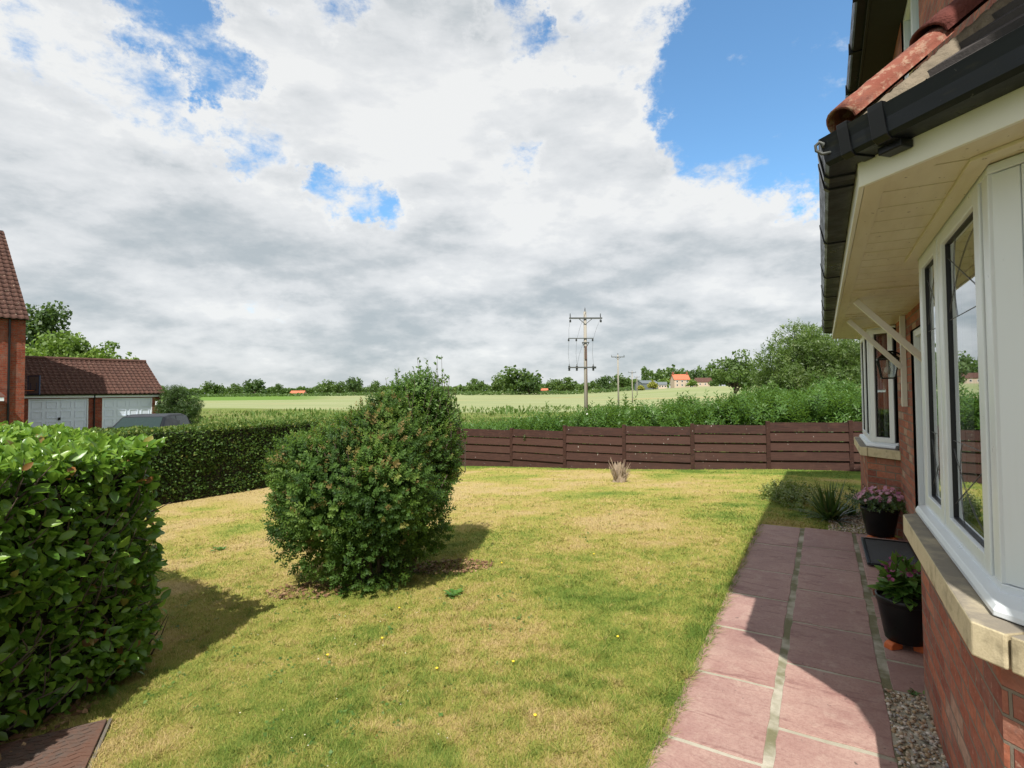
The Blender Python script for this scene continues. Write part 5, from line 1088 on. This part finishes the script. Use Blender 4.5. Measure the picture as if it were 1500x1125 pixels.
m = MB(); m.quad((.05, 4.6, nh+4.45), (-7.2, 4.6, nh+4.45), (-7.2, 9.3, nh-.2), (.05, 9.3, nh-.2)); m.build('rear_roof', M['pantile'], t)
m = MB(); m.tube([(-.5, -.06, nh-.1), (-.5, -.06, 1.0), (-.55, -.06, .8), (-.55, -.06, 0)], .038, 8); m.sweep([(0, nh-.03), (0, nh-.13), (-.11, nh-.13), (-.13, nh-.03)], [(-7, -.02), (.05, -.02)]); m.build('gutter', M['black_plastic'], t)
m = MB(); m.quad((-4, -1.1, 2.15), (-.75, -1.1, 2.15), (-1.1, -.0, 2.75), (-4, -.0, 2.75)); m.quad((-.75, -1.1, 2.15), (-.75, -.0, 2.15), (-1.1, -.0, 2.75), (-1.1, -.0, 2.75)); m.build('porch_roof', M['pantile'], t); m = MB(); m.box(-4, -.8, -1.08, -1.04, 1.98, 2.12); m.box(-.84, -.8, -1.04, -.0, 1.98, 2.12); m.build('porch_fascia', M['upvc'], t)
# backboard
b = on_y(49, 600, 24.3); t = thing('basketball_hoop', 'blue framed basketball backboard fixed beside the corner of the left brick house', 'basketball hoop', (b.x, b.y, -.6), -.25); zc = on_y(49, 564, 24.3).z+.6
m = MB(); hw_, hh_ = .36, .43
m.box(-hw_, hw_, -.02, .02, zc-hh_, zc-hh_+.05); m.box(-hw_, hw_, -.02, .02, zc+hh_-.05, zc+hh_); m.box(-hw_, -hw_+.05, -.02, .02, zc-hh_+.05, zc+hh_-.05); m.box(hw_-.05, hw_, -.02, .02, zc-hh_+.05, zc+hh_-.05); m.box(-.2, .2, -.021, -.012, zc-.25, zc-.21); m.box(-.2, -.16, -.021, -.012, zc-.21, zc+.1); m.box(.16, .2, -.021, -.012, zc-.21, zc+.1); m.build('board_frame', M['blue'], t)
m = MB(); m.box(-hw_+.05, hw_-.05, -.01, .01, zc-hh_+.05, zc+hh_-.05); m.build('backboard', M['acrylic'], t)
m = MB(); m.tube([(-.1, .05, zc+.1), (-.75, .30, zc+.1)], .03, 8); m.tube([(-.1, .05, zc-.2), (-.75, .30, zc-.2)], .03, 8); m.build_each('wall_arm', M['iron'], t)
m = MB(); m.tube([(.22*math.cos(a), -.26+.22*math.sin(a), zc-.25) for a in np.linspace(0, 6.283, 21)], .01, 6); m.build('rim', M['terracotta'], t)
# car
def car(px, D_, ang, lab):
    b = at(px, D_); t = thing('parked_car', lab, 'car', b, ang); hwid = .86
    prof = [(-2.15, .35), (-2.2, .62), (-2.12, .88), (-1.2, 1.0), (-.55, 1.42), (.1, 1.49), (1.2, 1.47), (1.75, 1.36), (2.05, .98), (2.15, .6), (2.1, .32)]
    m = MB(); vs = []
    for y_, k in ((-hwid, .0), (hwid, .0)):
        for x_, z_ in prof: inn = .20 if z_ > 1.1 else (.03 if z_ > .8 else 0); vs.append((x_, y_*(1-inn), z_))
    n = len(prof); m.add(vs, [tuple(range(n)), tuple(range(n, 2*n))[::-1]]+[(j, (j+1) % n, n+(j+1) % n, n+j)[::-1] for j in range(n)]); m.build('body', M['car'], t, bevel=.05)
    m = MB()
    for sg in (-1, 1):
        m.add([(-.98, sg*.80, 1.02), (.35, sg*.80, 1.02), (.35, sg*.712, 1.40), (-.48, sg*.712, 1.38)], [(0, 1, 2, 3)] if sg < 0 else [(3, 2, 1, 0)]); m.add([(.43, sg*.80, 1.02), (1.75, sg*.80, 1.02), (1.55, sg*.712, 1.37), (.43, sg*.712, 1.40)], [(0, 1, 2, 3)] if sg < 0 else [(3, 2, 1, 0)])
    m.add([(-1.17, -.72, 1.04), (-1.17, .72, 1.04), (-.60, .63, 1.40), (-.60, -.63, 1.40)], [(3, 2, 1, 0)]); m.add([(2.03, -.70, 1.02), (2.03, .70, 1.02), (1.80, .60, 1.33), (1.80, -.60, 1.33)], [(0, 1, 2, 3)]); m.build_each('window', M['car_glass'], t)
    for x_ in (-1.35, 1.35):
        for sg in (-1, 1):
            m = MB(); m.tube([(x_, sg*.66, .32), (x_, sg*.87, .32)], .32, 20); w = m.build('wheel', M['tyre'], t, bevel=.02); m = MB(); m.tube([(x_, sg*.871, .32), (x_, sg*.885, .32)], .2, 12); m.build('rim', M['alloy'], w)
    for sg in (-1, 1):
        m = MB(); m.box(-2.19, -2.10, sg*.55-.15, sg*.55+.15, .66, .80); m.build('headlight', M['glass'], t); m = MB(); m.box(-.9, -.72, sg*.86-.02, sg*.98+.02, .98, 1.1) if sg > 0 else m.box(-.9, -.72, -1.0, -.84, .98, 1.1); m.build('wing_mirror', M['car'], t, bevel=.02)
car(220, 20., math.radians(104), 'black estate car roof showing over the hedge in front of the right garage door')

# ---------- small things on the lawn ----------
b = on_g(908, 706); t = thing('tree_stump', 'jagged bleached tree stump with twigs near the fence', 'stump', b)
m = MB(); vs = []; r = random.Random(5); n = 16
for z_, k in ((-.05, 1.15), (.1, 1.), (.25, .95), (.4, .8)):
    for i in range(n): a = 6.283*i/n; rr_ = .10*k*(1+.22*math.sin(3*a)+.42*r.random()); vs.append((rr_*math.cos(a), rr_*math.sin(a), z_+(r.uniform(-.20, .05) if z_ > .3 else 0)))
vs.append((0, 0, .24)); m.add(vs, [(i+j*n, (i+1) % n+j*n, (i+1) % n+(j+1)*n, i+(j+1)*n) for j in range(3) for i in range(n)]+[(3*n+i, 3*n+(i+1) % n, 4*n) for i in range(n)]); m.build('trunk', M['bark_light'], t)
m = MB()
for k in range(60): a = r.uniform(0, 6.283); b0 = Vector((.1*math.cos(a), .1*math.sin(a), r.uniform(0, .2))); m.tube([b0, b0+Vector((.12*math.cos(a), .12*math.sin(a), r.uniform(.1, .3)))], [.008, .002], 5)
m.build('twigs', M['bark_light'], t)
# manhole cover: plate with raised tread bars
c0, c1, c2 = on_g(157, 1061), on_g(-10, 1102), on_g(128, 1128); ux = (c1-c0).normalized(); uy = Vector((-ux.y, ux.x, 0)); 
if uy.dot(c2-c0) < 0: uy = -uy
t = thing('access_cover', 'rusty brown metal access cover with tread bars in the near left corner of the lawn', 'access cover', (0, 0, 0)); m = MB(); A = c0+Vector((0, 0, .03)); W_, L_ = .85, .62
def pl(u, v, z): q = A+ux*u+uy*v; return (q.x, q.y, q.z+z-.0)
m.add([pl(0, 0, -.08), pl(W_, 0, -.08), pl(W_, L_, -.08), pl(0, L_, -.08), pl(0, 0, 0), pl(W_, 0, 0), pl(W_, L_, 0), pl(0, L_, 0)], [(0, 3, 2, 1), (4, 5, 6, 7), (0, 1, 5, 4), (1, 2, 6, 5), (2, 3, 7, 6), (3, 0, 4, 7)]); m.build('cover_plate', M['rust'], t, bevel=.004)
m = MB()
for i in range(22):
    for j in range(17):
        u, v = .025+i*.038+(.019 if j % 2 else 0), .025+j*.035
        if u < W_-.03: m.add([pl(u+a_*.014+b_*.004, v+a_*.006*(1 if (i) % 2 else -1)-b_*.004, z_) for z_ in (0., .004) for a_, b_ in ((-1, -1), (1, -1), (1, 1), (-1, 1))], [(4, 5, 6, 7), (0, 1, 5, 4), (1, 2, 6, 5), (2, 3, 7, 6), (3, 0, 4, 7)])
m.build('tread_bars', M['rust'], t)
m = MB(); e = .018; A_ = A; m.add([pl(-e, -e, -.03), pl(0-.004, -e, -.03), pl(-.004, L_, -.03), pl(-e, L_, -.03), pl(-e, -e, -.012), pl(-.004, -e, -.012), pl(-.004, L_, -.012), pl(-e, L_, -.012)], [(4, 5, 6, 7), (0, 1, 5, 4), (1, 2, 6, 5), (2, 3, 7, 6), (3, 0, 4, 7)]); m.build('cover_frame', M['cover_frame'], t)
# spiky plant, variegated shrub, small tuft by the far bay
def spikes(px, py, lab, n, L_, spread, mat_, name, cat):
    b = on_g(px, py); t = thing(name, lab, cat, b); P = np.zeros((n, 3)); a = rng.uniform(0, 6.283, n); el = rng.uniform(.25, 1.35, n); V = []; Fc = []; c = 0
    for i in range(n):
        d = np.array([math.cos(a[i])*math.cos(el[i])*spread, math.sin(a[i])*math.cos(el[i])*spread, math.sin(el[i])]); l = L_*rng.uniform(.6, 1.1); sd_ = np.array([-math.sin(a[i]), math.cos(a[i]), 0])*.013; o_ = np.array([rng.normal(0, .03), rng.normal(0, .03), 0])
        pts = [o_+d*l*f-np.array([0, 0, .25*l*f*f*(1.3-el[i])]) for f in (0, .35, .7, 1)]; ws = (.8, 1., .7, .05)
        for p_, w_ in zip(pts, ws): V += [p_-sd_*w_, p_+sd_*w_]
        Fc += [(c, c+1, c+3, c+2), (c+2, c+3, c+5, c+4), (c+4, c+5, c+7, c+6)]; c += 8
    npmesh('leaves', np.array(V), np.array(Fc), mat_, t, attr=np.repeat(rng.random(n), 8))
spikes(1216, 762, 'dark spiky leaved plant beyond the end of the paving', 120, .52, 1.0, M['spiky'], 'spiky_plant', 'plant')
spikes(1246, 758, 'small grassy tuft at the foot of the farther bay', 60, .24, 1.0, M['spiky'], 'grassy_tuft', 'plant')
b = on_g(1180, 745); t = thing('variegated_shrub', 'low yellow green speckled shrub in shade beside the spiky plant', 'shrub')
shrub_mass(t, [((b.x, b.y, b.z+.08), (.30, .60, .20), 1), ((b.x+.05, b.y+.7, b.z+.05), (.30, .4, .16), .8)], 650, M['varieg'], shoot_t(9, 1., .5, .7, 8), .085, .5, .5)
def low_weed(px, py, lab, n, L_):
    b = on_g(px, py); t = thing('lawn_weed', lab, 'weed', b, 0); a = rng.uniform(0, 6.283, n); d = np.stack([np.cos(a), np.sin(a), rng.uniform(.05, .5, n)], 1); V, Fc = scatter(LEAF_T, LEAF_F, rng.normal(0, L_*.35, (n, 3))*(1, 1, .1)+(0, 0, .01), np.tile((0, 0, 1.), (n, 1))+rng.normal(0, .2, (n, 3)), d, L_*rng.uniform(.6, 1.1, n)); npmesh('leaves', V, Fc, M['petunia'], t, attr=np.repeat(rng.random(n), len(LEAF_T)), smooth=True)
low_weed(320, 806, 'bright green leafy weed left of the round shrub', 22, .07); low_weed(664, 873, 'flat green weed rosette on the lawn right of the round shrub', 26, .07); low_weed(1338-0, 1018, 'small green weed where the paving meets the gravel', 16, .035)
low_weed(505, 868, 'low leafy weed at the foot of the round shrub', 22, .06)
# dandelion heads and fallen leaves: scattered
dn = [(480, 965), (585, 895), (600, 850), (870, 815), (905, 830), (560, 940), (415, 975), (752, 975), (784, 1055), (640, 985), (700, 830), (735, 828), (745, 836), (760, 845), (820, 1010), (905, 938), (870, 770), (590, 1035), (950, 800), (280, 1040)]
DL = {(480, 965): 'yellow dandelion head in open lawn nearest the laurel hedge', (585, 895): 'yellow dandelion head just in front of the round shrub', (870, 815): 'yellow dandelion head alone near the middle of the sunny lawn', (560, 940): 'yellow dandelion head between the round shrub and the near lawn edge',
      (752, 975): 'yellow dandelion head in the greener grass halfway to the paving', (784, 1055): 'nearest yellow dandelion head, low in the photo left of the paving', (640, 985): 'yellow dandelion head below the flat weed rosette', (735, 828): 'yellow dandelion head in the shadow side patch right of the shrub', (905, 938): 'yellow dandelion head closest to the edge of the paving'}
for (px, py), lab in DL.items():
    p = on_g(px, py); m = MB(); m.lathe([(.0015, .0), (.002, .020), (.009, .025), (.008, .029), (.002, .031)], 9); o = m.build('dandelion', M['yellow'], smooth=True); o.location = p; tag(o, lab, 'flower', 'dandelions dotted over the lawn')
# tiny white daisies and clover heads, beyond counting
k = 150; pd = rng.uniform(-.5, .35, k); dd = 1/rng.uniform(1/9., 1/2., k); xx = pd*dd; s_, w_ = sw(xx, dd); ok_ = (w_ > .8) & (w_ < 9) & (s_ < 12); xx, dd = xx[ok_], dd[ok_]; k = len(xx)
cl_ = fbm(xx*.9, dd*.9, 15, 2) > .5; xx, dd = xx[cl_], dd[cl_]; k = len(xx)
Pd = np.stack([xx, dd, zg(xx, dd)+.018], 1); V, Fc = scatter(SM_T*(2, 1, 1), SM_F, Pd, np.tile((0, 0, 1.), (k, 1))+rng.normal(0, .2, (k, 3)), rng.normal(0, 1, (k, 3))*(1, 1, .1), rng.uniform(.006, .011, k))
tag(npmesh('clover_flowers', V, Fc, M['clover']), 'pinprick pale clover and daisy heads scattered through the mown lawn', 'flowers', kind='stuff')
k = 900; pd = rng.uniform(-.9, .45, k); dd = 1/rng.uniform(1/10., 1/1.9, k); xx = pd*dd; s_, w_ = sw(xx, dd); ok_ = (w_ > .75) & (w_ < 9.6) & (s_ < 12.5); xx, dd = xx[ok_], dd[ok_]; k = len(xx); cl_ = fbm(xx*1.3, dd*1.3, 19, 3) > .52; xx, dd = xx[cl_], dd[cl_]; k = len(xx); mlt = 4
xx = np.repeat(xx, mlt)+rng.normal(0, .018, k*mlt); dd = np.repeat(dd, mlt)+rng.normal(0, .018, k*mlt); k = len(xx); Pd = np.stack([xx, dd, zg(xx, dd)+.008], 1); V, Fc = scatter(SM_T*(1.9, 1, 1), SM_F, Pd, np.tile((0, 0, 1.), (k, 1))+rng.normal(0, .3, (k, 3)), rng.normal(0, 1, (k, 3))*(1, 1, .35), rng.uniform(.012, .028, k))
tag(npmesh('broad_leaf_weeds', V, Fc, M['weed'], attr=np.repeat(rng.random(k), 4)), 'small flat broad leaved weeds mixed into the lawn grass', 'weeds', kind='stuff')

def litter(name, lab, cx, cy, rx, ry, n, mat_, sz):
    a = rng.uniform(0, 6.283, n); r = np.sqrt(rng.random(n)); xx = cx+rx*r*np.cos(a); yy = cy+ry*r*np.sin(a); P = np.stack([xx, yy, zg(xx, yy)+.012+.01*rng.random(n)], 1)
    V, Fc = scatter(SM_T*(1.7, 1, 1), SM_F, P, np.tile((0, 0, 1.), (n, 1))+rng.normal(0, .5, (n, 3)), rng.normal(0, 1, (n, 3))*(1, 1, .3), sz*rng.uniform(.5, 1.3, n)); tag(npmesh(name, V, Fc, mat_, attr=np.repeat(rng.random(n), 4)), lab, 'leaf litter', kind='stuff')
M['litter'] = leaf_mat('dead_leaf', ((0., (.09, .045, .025)), (.5, (.22, .11, .055)), (1., (.36, .24, .13))), .8, .1)
litter('leaf_litter', 'brown dead leaves under the right foot of the round shrub', -.62, 5.25, .42, .22, 650, M['litter'], .035)
litter('leaf_litter', 'brown dead leaves under the left foot of the round shrub', -1.75, 4.75, .40, .22, 420, M['litter'], .032)
litter('leaf_litter', 'dry leaves along the foot of the laurel hedge', -2.5, 2.9, .22, .7, 420, M['litter'], .04)
